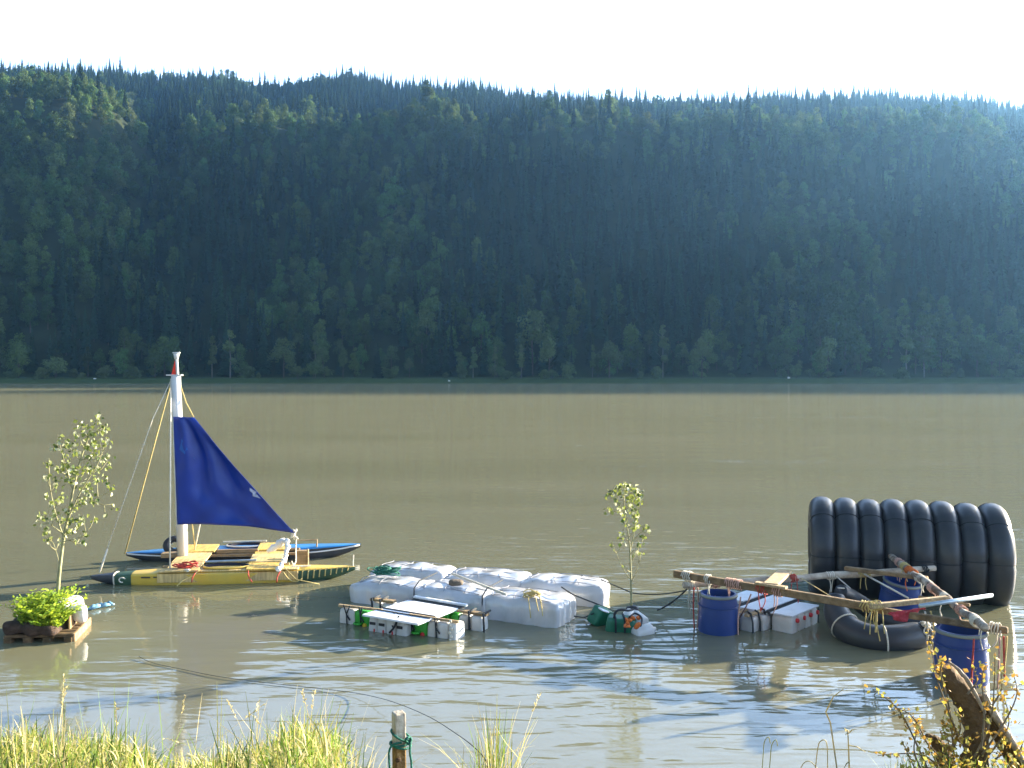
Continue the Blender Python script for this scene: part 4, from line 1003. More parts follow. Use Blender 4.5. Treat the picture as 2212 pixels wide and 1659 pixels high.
sapling("sapling", "slim forked sapling rising from the green canister float in the middle", 11.1,
        [([(1364, 1320, 0), (1363, 1260, 0), (1361, 1200, 0), (1358, 1160, 0), (1350, 1110, 0), (1348, 1070, 0), (1352, 1040, 0)], .015, .003),
         ([(1361, 1192, 0), (1366, 1170, .04), (1372, 1130, .06), (1376, 1085, .05), (1372, 1050, .04)], .009, .003), ([(1363, 1254, 0), (1350, 1235, .05), (1338, 1212, .06), (1330, 1190, .06), (1321, 1172, .06)], .006, .002),
         ([(1364, 1256, 0), (1374, 1235, -.06), (1380, 1210, -.06), (1378, 1185, -.06)], .005, .002), ([(1361, 1198, 0), (1370, 1188, -.05), (1380, 1182, -.05)], .005, .002), ([(1366, 1170, .04), (1385, 1150, .05), (1403, 1140, .05)], .006, .002), ([(1350, 1110, 0), (1330, 1080, -.06), (1312, 1068, -.06)], .006, .002)],
        cl2, .054, [M_leafA, M_leafB, M_leafC], tuple(WD(1364, 1320, 11.1)))

# ------------------------------------------------------------------ planted pallet at the left
pl = thing("planted_pallet", "floating wooden pallet carrying dark soil at the lower left, under the tall sapling", "raft", (-5.5, 10.6, 0))
A0, A1, A2 = W(12, 1388, -.0) - Vector((0, 0, .045)), W(160, 1385, -.0) - Vector((0, 0, .045)), W(193, 1350, -.0) - Vector((0, 0, .045)); ex = (A1 - A0); ey = (A2 - A1)
def PP(a, b, z): return A0 + ex * a + ey * b + Vector((0, 0, z))
M_palletd = pm('dark_pallet_wood', (0.16, 0.10, 0.05), rough=0.8, var=0.4, scale=9, grain=(20, 20, 20), dirt=(0.06, 0.05, 0.02), dirt_amt=0.8, dirt_scale=6)  # darker wood tone for slats, edge board and blocks
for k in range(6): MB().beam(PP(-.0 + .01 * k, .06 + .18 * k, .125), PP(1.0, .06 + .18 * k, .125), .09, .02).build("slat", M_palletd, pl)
MB().beam(PP(1.0, -.03, .075), PP(1.0, 1.03, .075), .035, .12).build("stringer", M_pallet, pl)
MB().beam(PP(.0, -.03, .06), PP(.0, 1.03, .06), .035, .12).build("stringer", M_pallet, pl)
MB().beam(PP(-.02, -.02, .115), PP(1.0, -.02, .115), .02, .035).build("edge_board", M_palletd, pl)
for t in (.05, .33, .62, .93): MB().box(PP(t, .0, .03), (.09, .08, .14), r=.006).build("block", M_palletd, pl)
m = MB(); m.superbox(PP(.44, .46, .175), (.60, .68, .12), p=4.5, res=16, lump=.12); m.build("soil", M_soilb, pl, True)
MB().beam(PP(.86, .28, .21), PP(.86, .95, .21), .025, .17).build("end_board", M_pallet, pl)
m = MB(); m.superbox(W(153, 1316, .26), (.36, .32, .27), p=2.8, res=14, lump=.14); centred(tag(m.build("pale_boulder", M_stone, None, True), "rounded whitish stone on the planted pallet beside the sapling's foot", "stone"))
bush = thing("fern_clump", "bushy bright yellow-green plants growing on the soil of the floating pallet", "plant", tuple(PP(.45, .45, .2)))
fr = MB()
for k in range(330):
    t, b = random.uniform(.24, .78), random.uniform(.0, .8); p0 = PP(t, b, .20); az = random.random() * 2 * PI; ln = random.uniform(.2, .54) * (1 - .8 * abs(t - .5)); out = random.uniform(.25, .9)
    pts = [p0 + Vector((math.cos(az) * out * ln * q * (.5 + .5 * q), math.sin(az) * out * ln * q, ln * (q - .55 * out * q * q))) for q in (0, .25, .5, .75, 1)]
    for i in range(1, 5):
        d = (pts[i] - pts[i - 1]).normalized(); s = d.cross(Vector((0, 0, 1))).normalized()
        for w in (-1, 1):
            for _ in range(2): fr.leaf(pts[i].lerp(pts[i - 1], random.random()), random.uniform(.03, .07), s * w + d * .5 + Vector((0, 0, random.uniform(-.3, .4))), random.choices([0, 1], [.65, .35])[0], wid=.5)
    fr.tube([p0, pts[2], pts[4]], [.004, .003, .001], 4, 1)
fr.build("foliage", [M_fern, M_fernd], bush)

# ------------------------------------------------------------------ frame of poles on barrels
br = thing("barrel_raft", "frame of rough beams and poles lashed on three blue barrels at the right", "raft", (3.8, 10.3, 0))
def barrel(c, d, h, zb=-.35, tilt=0.0, lab=None):
    m = MB(); r = d / 2; k = Euler((tilt, tilt * .6, 0)); H = h - zb
    m.lathe([(0, 0), (r * .86, 0), (r * .90, .03), (r * .97, H * .25), (r, H * .5), (r * .97, H * .75), (r * .91, H * .92), (r * .885, H - .02), (r * .885, H), (r * .80, H), (r * .80, H - .05), (r * .86, H * .5), (r * .8, H * .15), (0, H * .15)], Vector((c[0], c[1], zb)), 40, rot=k)
    o = m.build("barrel", M_barrel, br, auto=40)
    if lab: tag(o, lab)
    q = MB(); top = Vector((c[0], c[1], zb)) + k.to_matrix() @ Vector((0, 0, H - .02))
    q.tube([top + k.to_matrix() @ Vector((math.cos(a) * r * .895, math.sin(a) * r * .895, 0)) for a in np.linspace(0, 2 * PI, 41)[:-1]], .018, 8, closed=True); q.build("barrel_rim", M_rim, o, True)
    q = MB(); q.tube([top + k.to_matrix() @ Vector((math.cos(a) * r * .985, math.sin(a) * r * .985, -.12)) for a in np.linspace(0, 2 * PI, 41)[:-1]], .008, 6, closed=True); q.build("barrel_hoop", M_barrel, o, True)
    return o
barrel((2.49, 10.67), .478, .455, lab="open blue barrel standing upright under the beam's left end")
barrel((4.56, 8.98), .52, .505, lab="blue barrel under the beam's right end, lit along its right side")
barrel((5.02, 11.65), .50, .42, tilt=R(9), lab="blue barrel at the back, half hidden by poles")
BL, BR = Vector((2.01, 10.97, .62)), Vector((4.92, 8.77, .55))
MB().beam(BL, BL.lerp(BR, .655), .065, .085, r=.01).build("beam", M_beam, br)
MB().beam(BL.lerp(BR, .62) + Vector((.03, .06, -.035)), BR, .055, .07, r=.01).build("beam", M_beam, br)
def pole(p0, p1, r, mt, wob=.012, n=9, nm="pole"):
    pts = [Vector(p0).lerp(Vector(p1), i / n) + Vector((random.uniform(-wob, wob), random.uniform(-wob, wob), random.uniform(-wob, wob))) for i in range(n + 1)]
    return MB().tube(smooth_path(pts, 3), lerp_list([r * random.uniform(.85, 1.12) for _ in range(7)], 3 * n + 1), 12, jit=.05).build(nm, mt, br, True)
Q0, Q1 = Vector((2.09, 10.83, .50)), Vector((5.54, 11.6, .55))
pole(Q0, Q1, .042, M_pole)
K0, K1 = Vector((4.57, 8.56, .64)), Vector((5.14, 12.05, .63))
pole(K0, K1, .043, M_log, .016, 12)
MB().beam((4.28, 11.37, .60), (5.03, 10.7, .62), .07, .05, r=.008).build("cross_plank", M_beam, br)
MB().beam(W(1880, 1310, .665), W(2046, 1292, .69), .06, .05, r=.006).build("cross_plank", M_woodx, br)
MB().tube([W(1987, 1309, .73), W(2142, 1286, .74)], .022, 14).build("metal_pipe", M_metal, br, True)
MB().beam((2.97, 10.16, .675), (3.44, 11.16, .60), .17, .035, r=.006).build("bridging_plank", M_woodx, br)
MB().beam((2.83, 10.27, .672), (3.12, 10.05, .665), .09, .03, r=.005).build("short_block", M_woodx, br)
pole((4.62, 10.05, .56), (5.02, 9.7, .56), .018, M_wood, .004, 4)
# lashings
def wrap(pt, ax, rad, mt, n=6, wid=.10, tails=2, tl=.25, r=.0065):
    m = MB(); ax = Vector(ax).normalized(); s = ax.cross(Vector((0, 0, 1))).normalized(); u = s.cross(ax)
    pts = []; n = max(3, n - 1); wid *= 1.25; rad *= .93
    for i in range(n * 10 + 1):
        t = i / (n * 10); a = 2 * PI * n * t; pts.append(Vector(pt) + ax * (wid * (t - .5) + random.uniform(-.006, .006)) + (s * math.cos(a) + u * math.sin(a)) * rad * random.uniform(.98, 1.1))
    m.tube(pts, r, 5)
    for _ in range(tails):
        p = Vector(pt) + ax * random.uniform(-wid / 2, wid / 2) + s * random.uniform(-rad, rad); L = tl * random.uniform(.5, 1.1)
        m.tube(smooth_path([p - u * rad, p - u * (rad + L * .5) + s * random.uniform(-.03, .03), p - u * (rad + L) + ax * random.uniform(-.05, .05)], 4), r * .9, 5)
    return m.build("lashing", mt, br, True)
bx = BR - BL
M_pinkr = pm("faded_pink_rope", (.50, .30, .24), rough=.9, var=.3, scale=50)
for t, mt, n, w in ((.05, M_ropew, 6, .09), (.125, M_ropew, 4, .06), (.215, M_pinkr, 9, .16), (.31, M_roper, 5, .09), (.36, M_pinkr, 5, .08), (.635, M_ropey, 6, .12), (.97, M_ropew, 5, .08)):
    wrap(BL.lerp(BR, t), bx, .06, mt, n, w)
qx = Q1 - Q0
for t, mt, n, w in ((.03, M_ropew, 5, .07), (.12, M_pinkr, 5, .08), (.42, M_roper, 6, .08), (.57, M_ropew, 5, .09), (.70, M_ropey, 9, .14), (.955, M_roped, 5, .07)):
    wrap(Q0.lerp(Q1, t), qx, .05, mt, n, w, 2, .3)
kx = K1 - K0
for t, mt, n, w in ((.06, M_ropew, 6, .10), (.18, M_pinkr, 5, .09), (.33, M_ropew, 6, .1), (.45, M_pinkr, 8, .13), (.60, M_ropew, 6, .1), (.70, M_orange, 10, .22), (.78, M_ropey, 6, .10), (.86, M_pinkr, 5, .1)):
    wrap(K0.lerp(K1, t), kx, .053, mt, n, w, 2, .2)
wrap(W(1890, 1308, .665), W(2046, 1292, .69) - W(1880, 1310, .665), .05, M_ropey, 7, .1, 3, .3)
for px, row, z0, z1, D, mt in ((1499, 1280, .5, -.05, 10.75, M_roper), (1507, 1282, .5, -.05, 10.75, M_pinkr), (1600, 1300, .45, -.05, 10.5, M_pinkr), (1570, 1295, .45, .25, 10.5, M_roper), (2104, 1380, .5, -.05, 8.66, M_roper), (2168, 1370, .5, .1, 8.75, M_roper), (2175, 1368, .5, .12, 8.75, M_ropey), (2160, 1380, .5, .0, 8.7, M_pinkr), (2010, 1330, .6, .3, 9.3, M_ropey), (1998, 1325, .6, .3, 9.3, M_ropew), (1893, 1330, .55, .32, 9.5, M_ropey)):
    p = WD(px, row, D); p.z = z0; e = p.copy(); e.z = z1; e.x += random.uniform(-.05, .05)
    line("hanging_line", smooth_path([p, p.lerp(e, .5) + Vector((random.uniform(-.02, .02), 0, 0)), e], 4), .009, mt, br)
line("hanging_line", [W(1622, 1284, .55), W(1612, 1310, .3), W(1590, 1348, .02)], .009, M_pinkr, br)
line("brace_line", [WD(1808, 1246, 11.2), WD(1838, 1272, 11.0), WD(1810, 1270, 10.7)], .008, M_ropew, br)
line("brace_line", [Q0.lerp(Q1, .70) + Vector((0, -.05, 0)), WD(1962, 1292, 10.1)], .011, M_ropew, br)
line("brace_line", [Q0.lerp(Q1, .45), BL.lerp(BR, .55)], .006, M_ropey, br)
line("mooring_line", sag(Q0 + Vector((.05, 0, -.04)), W(1420, 1318, .06), .03, 8), .010, M_roped, br)
# rag
m = MB(); n1, n2 = 14, 8; pA, pB = W(1915, 1314, .635), W(1990, 1304, .64); vs = []
for i in range(n2 + 1):
    for j in range(n1 + 1):
        t = j / n1; q = i / n2; dr = .10 * (math.sin(PI * min(1, t * 1.15)) ** .8 + .15)
        vs.append(pA.lerp(pB, t) + Vector((.02 * math.sin(i + j), -.05 - .03 * math.sin(j * 1.4) * q, -.03 - dr * q)))
m.add(vs, [[i * (n1 + 1) + j, i * (n1 + 1) + j + 1, (i + 1) * (n1 + 1) + j + 1, (i + 1) * (n1 + 1) + j] for i in range(n2) for j in range(n1)])
rag = m.build("rag", M_rag, None, True); md_ = rag.modifiers.new("cloth", 'SOLIDIFY'); md_.thickness = .008
centred(tag(rag, "crumpled red rag hanging from the pale plank on the barrel frame", "rag"))
# bent inner tube hung in the frame
near = [W(1806, 1287, .42), W(1808, 1325, .24), W(1835, 1362, .11), W(1885, 1382, .07), W(1940, 1382, .08), W(1985, 1372, .11), W(2006, 1362, .16)]
far = [W(2004, 1356, .10), W(1960, 1352, .08), W(1915, 1338, .11), W(1875, 1315, .20), W(1838, 1290, .33), W(1815, 1278, .42)]
pth = smooth_path(near + far, 7)
rr = lerp_list([.10, .15, .168, .17, .17, .165, .13, .09, .10, .115, .115, .11, .10, .09], len(pth))
bent = thing("bent_inner_tube", "bent black inner tube half in the water beneath the barrel frame", "inner tube", (4.4, 10.2, 0))
MB().tube(pth, rr, 20).build("tube_body", M_tube, bent, True)
for i in (12, 24):
    c = pth[i]; t = (pth[i + 1] - pth[i - 1]).normalized(); s = t.cross(Vector((0, 0, 1))).normalized(); u = s.cross(t)
    MB().tube([c + (s * math.cos(a) + u * math.sin(a)) * rr[i] * 1.02 for a in np.linspace(0, 2 * PI, 25)[:-1]], .010, 5, closed=True).build("tie", M_ropew, bent, True)
for i in (68,):
    c = pth[i]; t = (pth[i + 1] - pth[i - 1]).normalized(); s = t.cross(Vector((0, 0, 1))).normalized(); u = s.cross(t)
    MB().tube([c + (s * math.cos(a) + u * math.sin(a)) * rr[i] * 1.03 for a in np.linspace(0, 2 * PI, 25)[:-1]], .010, 5, closed=True).build("tie", M_ropew, bent, True)
m = MB()
for k in range(7):
    p = W(2002 + random.uniform(-8, 10), 1346 + random.uniform(-4, 6), .26); m.tube(smooth_path([p, p + Vector((random.uniform(-.06, .06), -.05, -.08)), p + Vector((random.uniform(-.08, .08), -.06, -random.uniform(.12, .26)))], 4), .009, 5)
    m.tube([p + Vector((.035 * math.cos(a), .03 * math.sin(a), .02 * math.sin(a + k))) for a in np.linspace(0, 2 * PI, 9)[:-1]], .010, 5, closed=True)
m.build("end_knot", M_ropew, bent, True)

# ------------------------------------------------------------------ roller of eight inner tubes
rol = thing("tube_roller", "big black roller made of eight inflated inner tubes side by side, at the right", "tube float", (5.6, 12.5, 0))
e0, e1 = Vector((4.50, 12.86, .565)), Vector((6.62, 12.22, .565)); ax = (e1 - e0).normalized(); px_ax = ax.cross(Vector((0, 0, 1))).normalized()
NT, NP = 72, 20
for k in range(8):
    c = e0.lerp(e1, k / 7) + Vector((0, 0, random.uniform(-.008, .012))); Rm = .565 + random.uniform(-.008, .01); vs = []
    seams = [R(50 + 52 * q + random.uniform(-3, 3)) for q in range(7)]
    for i in range(NT):
        a = 2 * PI * i / NT
        dmin = min(abs((a - s + PI) % (2 * PI) - PI) for s in seams)
        rm = .178 * (1 - .085 * math.exp(-(dmin / .045) ** 2)) * (1 + .012 * math.sin(3 * a + k))
        rad = px_ax * math.cos(a) + Vector((0, 0, 1)) * math.sin(a)
        for j in range(NP):
            b = 2 * PI * j / NP
            off = math.copysign(abs(math.sin(b)) ** .85, math.sin(b)) * rm * .985
            vs.append(c + rad * (Rm + rm * math.cos(b)) + ax * off)
    m = MB(); m.add(vs, [[i * NP + j, i * NP + (j + 1) % NP, ((i + 1) % NT) * NP + (j + 1) % NP, ((i + 1) % NT) * NP + j] for i in range(NT) for j in range(NP)])
    tb = m.build("inner_tube", M_tube, rol, True)
    if k == 7: tag(tb, "rightmost tube with its outer side lit")
    for s in (seams[0], seams[1], seams[6]):
        if math.sin(s) * (Rm + .18) + .565 < -.05: continue
        rad = px_ax * math.cos(s) + Vector((0, 0, 1)) * math.sin(s)
        m = MB(); m.tube([c + rad * (Rm + .171 * math.cos(b)) + ax * (math.copysign(abs(math.sin(b)) ** .85, math.sin(b)) * .169) for b in np.linspace(-1.7, 1.7, 17)], .006, 4)
        m.build("strap", M_roped, tb, True)
# ------------------------------------------------------------------ the near bank: grass, post, dead stump, weeds
M_gr1 = pm("grass_green", (0.16, 0.24, 0.03), rough=0.6, var=0.3, scale=3, trans=0.45)
M_gr2 = pm("grass_yellow", (0.36, 0.34, 0.08), rough=0.65, var=0.3, scale=3, trans=0.4)
M_gr3 = pm("grass_straw", (0.52, 0.44, 0.22), rough=0.7, var=0.25, scale=3, trans=0.35)
M_gr4 = pm("grass_deep", (0.06, 0.11, 0.018), rough=0.7, var=0.3, scale=3, trans=0.35)
GRASS = [M_gr1, M_gr2, M_gr3, M_gr4]
def blade(mb, p, L, w, lean, az, mi, bend=1.0, n=5, seed=False, kink=None):
    d = Vector((math.cos(az), math.sin(az), 0)); s = Vector((-d.y, d.x, 0)); s = (s + Vector((random.gauss(0, .5), random.gauss(0, .5), 0))).normalized()
    vs = []; q = Vector(p); ang = lean * .3
    pts = []
    for i in range(n + 1):
        t = i / n; ww = w * (1 - t) ** .6 * .5 + .0006
        vs += [q - s * ww, q + s * ww]; pts.append(q.copy())
        ang += lean * bend * (t + .2) * 1.2 / n * 2
        if kink and i == kink: ang += random.uniform(.8, 1.6)
        q = q + (Vector((0, 0, 1)) * math.cos(ang) + d * math.sin(ang)) * (L / n)
    mb.add(vs, [[2 * i, 2 * i + 1, 2 * i + 3, 2 * i + 2] for i in range(n)], mi)
    if seed:
        e = pts[-1]; dd = (pts[-1] - pts[-2]).normalized()
        for k in range(14):
            mb.leaf(e - dd * (k * .007), random.uniform(.010, .02), dd + Vector((random.gauss(0, .5), random.gauss(0, .5), random.gauss(0, .3))), 2, wid=.5)
def gz(x, y): return float(near_bank_z(np.array([x]), np.array([y]))[0]) - .02
g = MB(); rg = random.Random(3)
for k in range(9500):
    y = rg.uniform(2.7, 5.3); lim = (760 - 1106) / FOC * y + rg.gauss(0, .05); x0 = -1106 / FOC * y - .35
    x = rg.uniform(x0, lim)
    px = 1106 + FOC * x / y; dens = 0.5 + .5 * math.sin(px / 61.0) * math.sin(px / 23.0 + y * 3)
    if rg.random() > .62 + .38 * dens: continue
    z = gz(x, y)
    # canopy height: low sward with taller stands
    top = 1596 - 22 * math.sin(px / 95.0 + .6) - 14 * math.sin(px / 31.0) + (45 if 330 < px < 480 else 0) - (18 if px > 600 else 0)
    Lmax = CAM_H - (top - 807) / FOC * y - z
    if Lmax < .08: Lmax = .08
    L = Lmax * (rg.random() ** .7) * rg.uniform(.6, 1.08)
    mi = rg.choices([0, 1, 2, 3], [.36, .26, .15, .23])[0]
    blade(g, (x, y, z), max(.07, L * 1.15), rg.uniform(.004, .010), rg.gauss(.5, .45), rg.uniform(0, 6.28), mi, 1.0, 5, kink=(3 if rg.random() < .16 else None))
    if rg.random() < .4:
        c = Vector((x + rg.gauss(0, .04), y + rg.gauss(0, .04), z + rg.uniform(.02, max(.05, Lmax * .6))))
        for q in range(2): g.leaf(c, rg.uniform(.02, .045), None, rg.choices([0, 1, 3], [.4, .4, .2])[0], wid=.7)
for k in range(11000):     # tangle of small leaves low in the sward
    y = rg.uniform(3.0, 5.2); px = rg.uniform(-30, 735 + rg.gauss(0, 18)); x = (px - 1106) / FOC * y; z = gz(x, y)
    top = 1612 - 22 * math.sin(px / 95.0 + .6) - 12 * math.sin(px / 31.0) - (16 if px > 600 else 0) + (30 if 330 < px < 480 else 0)
    h = CAM_H - (top - 807) / FOC * y - z
    if h < .03: continue
    blade(g, (x, y, z + h * rg.random() ** .6 * .9), rg.uniform(.05, .16), rg.uniform(.003, .007), rg.gauss(.9, .6), rg.uniform(0, 6.28), rg.choices([0, 1, 2, 3], [.30, .34, .24, .12])[0], 1.0, 3)
for k in range(50):      # tall stalks standing out of the sward
    y = rg.uniform(3.4, 4.9); px = rg.uniform(10, 740); x = (px - 1106) / FOC * y; z = gz(x, y); top = rg.uniform(1500, 1570); L = max(.2, CAM_H - (top - 807) / FOC * y - z)
    blade(g, (x, y, z), L * 1.08, rg.uniform(.004, .007), rg.gauss(.1, .25), rg.uniform(0, 6.28), rg.choices([0, 1, 2], [.35, .3, .35])[0], 1.0, 7, seed=rg.random() < .25, kink=(5 if rg.random() < .25 else None))
for px, top, seed in ((126, 1478, True), (108, 1500, True), (262, 1482, False), (228, 1512, False), (195, 1515, False), (360, 1518, True), (540, 1535, True), (636, 1545, False), (575, 1558, False), (462, 1530, False), (655, 1585, False)):
    y = rg.uniform(3.6, 4.4); x = (px - 1106) / FOC * y; z = gz(x, y); L = CAM_H - (top - 807) / FOC * y - z
    blade(g, (x, y, z), L * 1.04, .007, rg.uniform(-.12, .12), rg.uniform(-.5, .5), 2 if seed else 0, 1.0, 8, seed=seed)
tag(g.build("grass", GRASS), kind='stuff')
# tuft beside the post
tf = MB(); ty = 4.25
for k in range(150):
    px = rg.gauss(1064, 24); y = ty + rg.uniform(-.2, .2); x = (px - 1106) / FOC * y; z = gz(x, y); top = 1655 - 95 * math.exp(-((px - 1070) / 28) ** 2) * rg.random() ** .5 - rg.random() * 15
    blade(tf, (x, y, z), max(.12, (CAM_H - (top - 807) / FOC * y - z) * 1.1), rg.uniform(.004, .008), rg.gauss(.25, .3), rg.uniform(0, 6.28), rg.choices([0, 1, 2], [.3, .35, .35])[0], 1.0, 6, kink=(4 if rg.random() < .15 else None))
for px, top, ln, az in ((1112, 1508, .35, 0), (1084, 1540, .1, 0), (1078, 1548, .05, 0), (1118, 1560, -.1, 0), (1040, 1572, .25, 3.1), (1094, 1555, .1, 0), (1048, 1580, .2, 3.1)):
    x = (px - 1106 - 22 * (1 if az == 0 else -1) * abs(ln) * 2) / FOC * ty; z = gz(x, ty); blade(tf, (x, ty, z), (CAM_H - (top - 807) / FOC * ty - z) * 1.04, .007, ln * .6, az, 0 if ln < .3 else 2, 1.0, 8, seed=ln > .3)
centred(tag(tf.build("grass_tuft", GRASS), "tuft of long grass with one nodding seed head, right of the wooden post", "grass"))
wd = [("weed_stalk", "bent dry stalk with a sharp kink, standing over the water below the middle of the right side", 1798, 1490, 4.6, 1), ("weed_stalk", "low arched straw stalk at the bottom edge right of centre", 1660, 1594, 4.2, 2), ("weed_stalk", "thin weed with a small pale head, between the arched and the kinked stalk", 1745, 1580, 4.2, 0)]
m = MB(); D = 4.5
m.tube([WD(1808, 1660, D), WD(1794, 1562, D), WD(1784, 1538, D), WD(1800, 1505, D), WD(1822, 1488, D)], [.004, .004, .0045, .003, .002], 5); centred(tag(m.build("weed_stalk", M_gr3), "dry stalk with a sharp kink rising over the water, below the bent inner tube", "weed"))
m = MB(); D = 4.2
m.tube(smooth_path([WD(1758, 1700, D), WD(1766, 1620, D), WD(1774, 1600, D), WD(1786, 1606, D), WD(1788, 1660, D)], 5), .0026, 5); m.tube(smooth_path([WD(1722, 1680, D), WD(1735, 1650, D), WD(1750, 1645, D), WD(1765, 1660, D)], 5), .0022, 5); centred(tag(m.build("weed_stalk", M_gr3), "pale stalk arched over like a hook at the bottom edge", "weed"))
m = MB()
m.tube([WD(1836, 1700, D), WD(1834, 1640, D), WD(1832, 1590, D), WD(1830, 1577, D)], [.004, .004, .003, .002], 5)
for a, b in (((1835, 1645), (1822, 1662)), ((1834, 1610), (1870, 1625)), ((1832, 1585), (1850, 1576)), ((1836, 1660), (1850, 1668))): m.tube([WD(*a, D), WD((a[0] + b[0]) / 2, (a[1] + b[1]) / 2 - 4, D), WD(*b, D)], [.003, .003, .001], 4)
for k in range(10): m.leaf(WD(1830 + rg.uniform(-4, 4), 1578 + rg.uniform(-6, 8), D), .015)
centred(tag(m.build("weed_stalk", M_gr3), "branching weed with a small pale head at the bottom edge", "weed"))
m = MB()
for px, top in ((1648, 1592), (1664, 1598)): m.tube(smooth_path([WD(px - 5, 1700, D), WD(px, 1640, D), WD(px + 3, top + 12, D), WD(px + 12, top, D), WD(px + 16, top + 14, D)], 4), .002, 5)
centred(tag(m.build("weed_stalk", M_gr2), "pair of thin drooping grass stems at the bottom edge, leftmost of the weeds there", "weed"))

# mooring post
PY = 3.85
post = thing("mooring_post", "square wooden post with green rope knotted round it on the near bank", "post", tuple(WD(863, 1760, PY)))
pt, pb = WD(861, 1538, PY), WD(866, 1790, PY)
m = MB(); k = Euler((0, R(-.8), R(28)))
mid = WD(862, 1572, PY)
def post_block(z0, z1, nm, mt, w):
    c = Vector((pt.x + (pt.z - (z0 + z1) / 2) * .012, PY, (z0 + z1) / 2)); q = MB(); q.box(c, (w, w, z1 - z0), k, r=.006, seg=2); return q.build(nm, mt, post)
M_posttop = pm("post_fresh_top", (0.46, 0.41, 0.33), rough=.8, var=.15, scale=14, grain=(60, 60, 8), bump=.4)
M_postb = pm("post_stained", (0.24, 0.135, 0.035), rough=.75, var=.3, scale=9, grain=(60, 60, 6), bump=.5, dirt=(0.05, 0.03, 0.015), dirt_amt=.7, dirt_scale=10)
zc = WD(862, 1612, PY).z
post_block(zc, pt.z, "post_top", M_posttop, .0505); post_block(pb.z, zc, "shaft", M_postb, .050)
def ring_on(px, row, tilt, rr, mt=M_ropeg, n=1.0):
    c = WD(px, row, PY); return [c + Vector((rr * math.cos(a) * 1.0, rr * math.sin(a), tilt * math.cos(a))) for a in np.linspace(0, 2 * PI, 25)[:-1]]
m = MB(); m.tube(ring_on(866, 1588, -.022, .042), .0048, 7, closed=True); m.tube(ring_on(865, 1603, .003, .045), .0048, 7, closed=True); m.tube(ring_on(866, 1608, -.008, .043), .0045, 7, closed=True)
f = PY - .045
m.tube(smooth_path([WD(868, 1604, f), WD(850, 1608, f), WD(841, 1622, f), WD(841, 1650, f), WD(846, 1700, f), WD(850, 1800, f)], 6), .0048, 7)
m.tube(smooth_path([WD(876, 1594, f), WD(885, 1604, f), WD(886, 1630, f), WD(889, 1660, f), WD(890, 1800, f)], 6), .0048, 7)
c = WD(882, 1600, f); m.tube([c + Vector((.012 * math.cos(a), .01 * math.sin(a * 2), .014 * math.sin(a))) for a in np.linspace(0, 2 * PI, 13)[:-1]], .0055, 6, closed=True)
m.build("rope", M_ropeg, post, True)
m = MB(); kc = WD(860, 1642, PY - .036); m.superbox(kc, (.026, .008, .02), k, p=2.2, res=6); m.build("knot", pm("wood_knot", (.06, .03, .012), rough=.9), post, True)

# mooring line from the bank over the water
pts = [W(300, 1418, .02), W(330, 1432, .01), W(395, 1446, .01), W(470, 1461, .012), W(560, 1473, .012), W(650, 1483, .012), W(740, 1493, .02), W(800, 1503, .05), W(860, 1520, .14), W(930, 1550, .32), W(990, 1588, .55), WD(1022, 1612, 4.6), WD(1048, 1640, 4.3), WD(1056, 1665, 4.2)]
centred(tag(MB().tube(smooth_path(pts, 5), .0028, 6).build("mooring_line", M_roped, None, True), "thin dark line running from the bank tuft out across the water", "rope"))

# dead stump
SD = 5.0
st = thing("dead_stump", "broken dead tree stump with a forked top and bare limbs at the lower right", "tree stump", tuple(WD(2105, 1690, SD)))
def limb(pts, rad, nm, jit=.10, mt=None, n=12):
    pp = smooth_path([WD(a, b, SD + c) for a, b, c in pts], 6); m = MB(); m.tube(pp, lerp_list(rad, len(pp)), n, jit=jit); return m.build(nm, mt or M_stump, st, True)
M_stump = pm("dead_bark", (0.11, 0.068, 0.03), rough=.95, var=.4, scale=12, bump=1.0, bscale=35, dirt=(.15, .10, .055), dirt_amt=.6, dirt_scale=7)
M_litedge = pm("lit_edge_wood", (0.50, 0.44, 0.36), rough=.8, var=.25, scale=18, grain=(20, 20, 20), bump=.7, bscale=40, dirt=(.16, .10, .06), dirt_amt=.8, dirt_scale=9)  # pale colour imitating sunlight along the limb edges
limb([(2100, 1760, 0), (2104, 1660, 0), (2108, 1600, 0), (2108, 1560, 0), (2090, 1520, 0), (2062, 1478, 0), (2038, 1446, 0)], [.085, .07, .062, .07, .068, .06, .046], "trunk", .16, None, 16)
limb([(2250, 1740, .1), (2200, 1648, .05), (2160, 1585, .02), (2130, 1535, 0), (2112, 1505, -.02)], [.075, .06, .05, .04, .022], "limb")
limb([(2215, 1655, -.02), (2178, 1590, -.05), (2140, 1530, -.06), (2128, 1500, -.06)], [.016, .022, .02, .012], "lit_edge", .15, M_litedge, 8)  # sunlit upper edge of the right limb, built as a pale strip
limb([(2128, 1540, -.07), (2095, 1478, -.075), (2072, 1448, -.07), (2048, 1428, -.06)], [.010, .012, .010, .004], "lit_edge", .15, M_litedge, 8)  # sunlit edge of the left branch, built as a pale strip
limb([(2136, 1545, -.03), (2128, 1600, -.05), (2122, 1635, -.06)], [.008, .007, .004], "lit_edge", .1, M_ropey, 6)
limb([(2050, 1700, .1), (2040, 1640, .08), (2020, 1600, .06), (2000, 1590, .05)], [.06, .05, .03, .012], "limb")
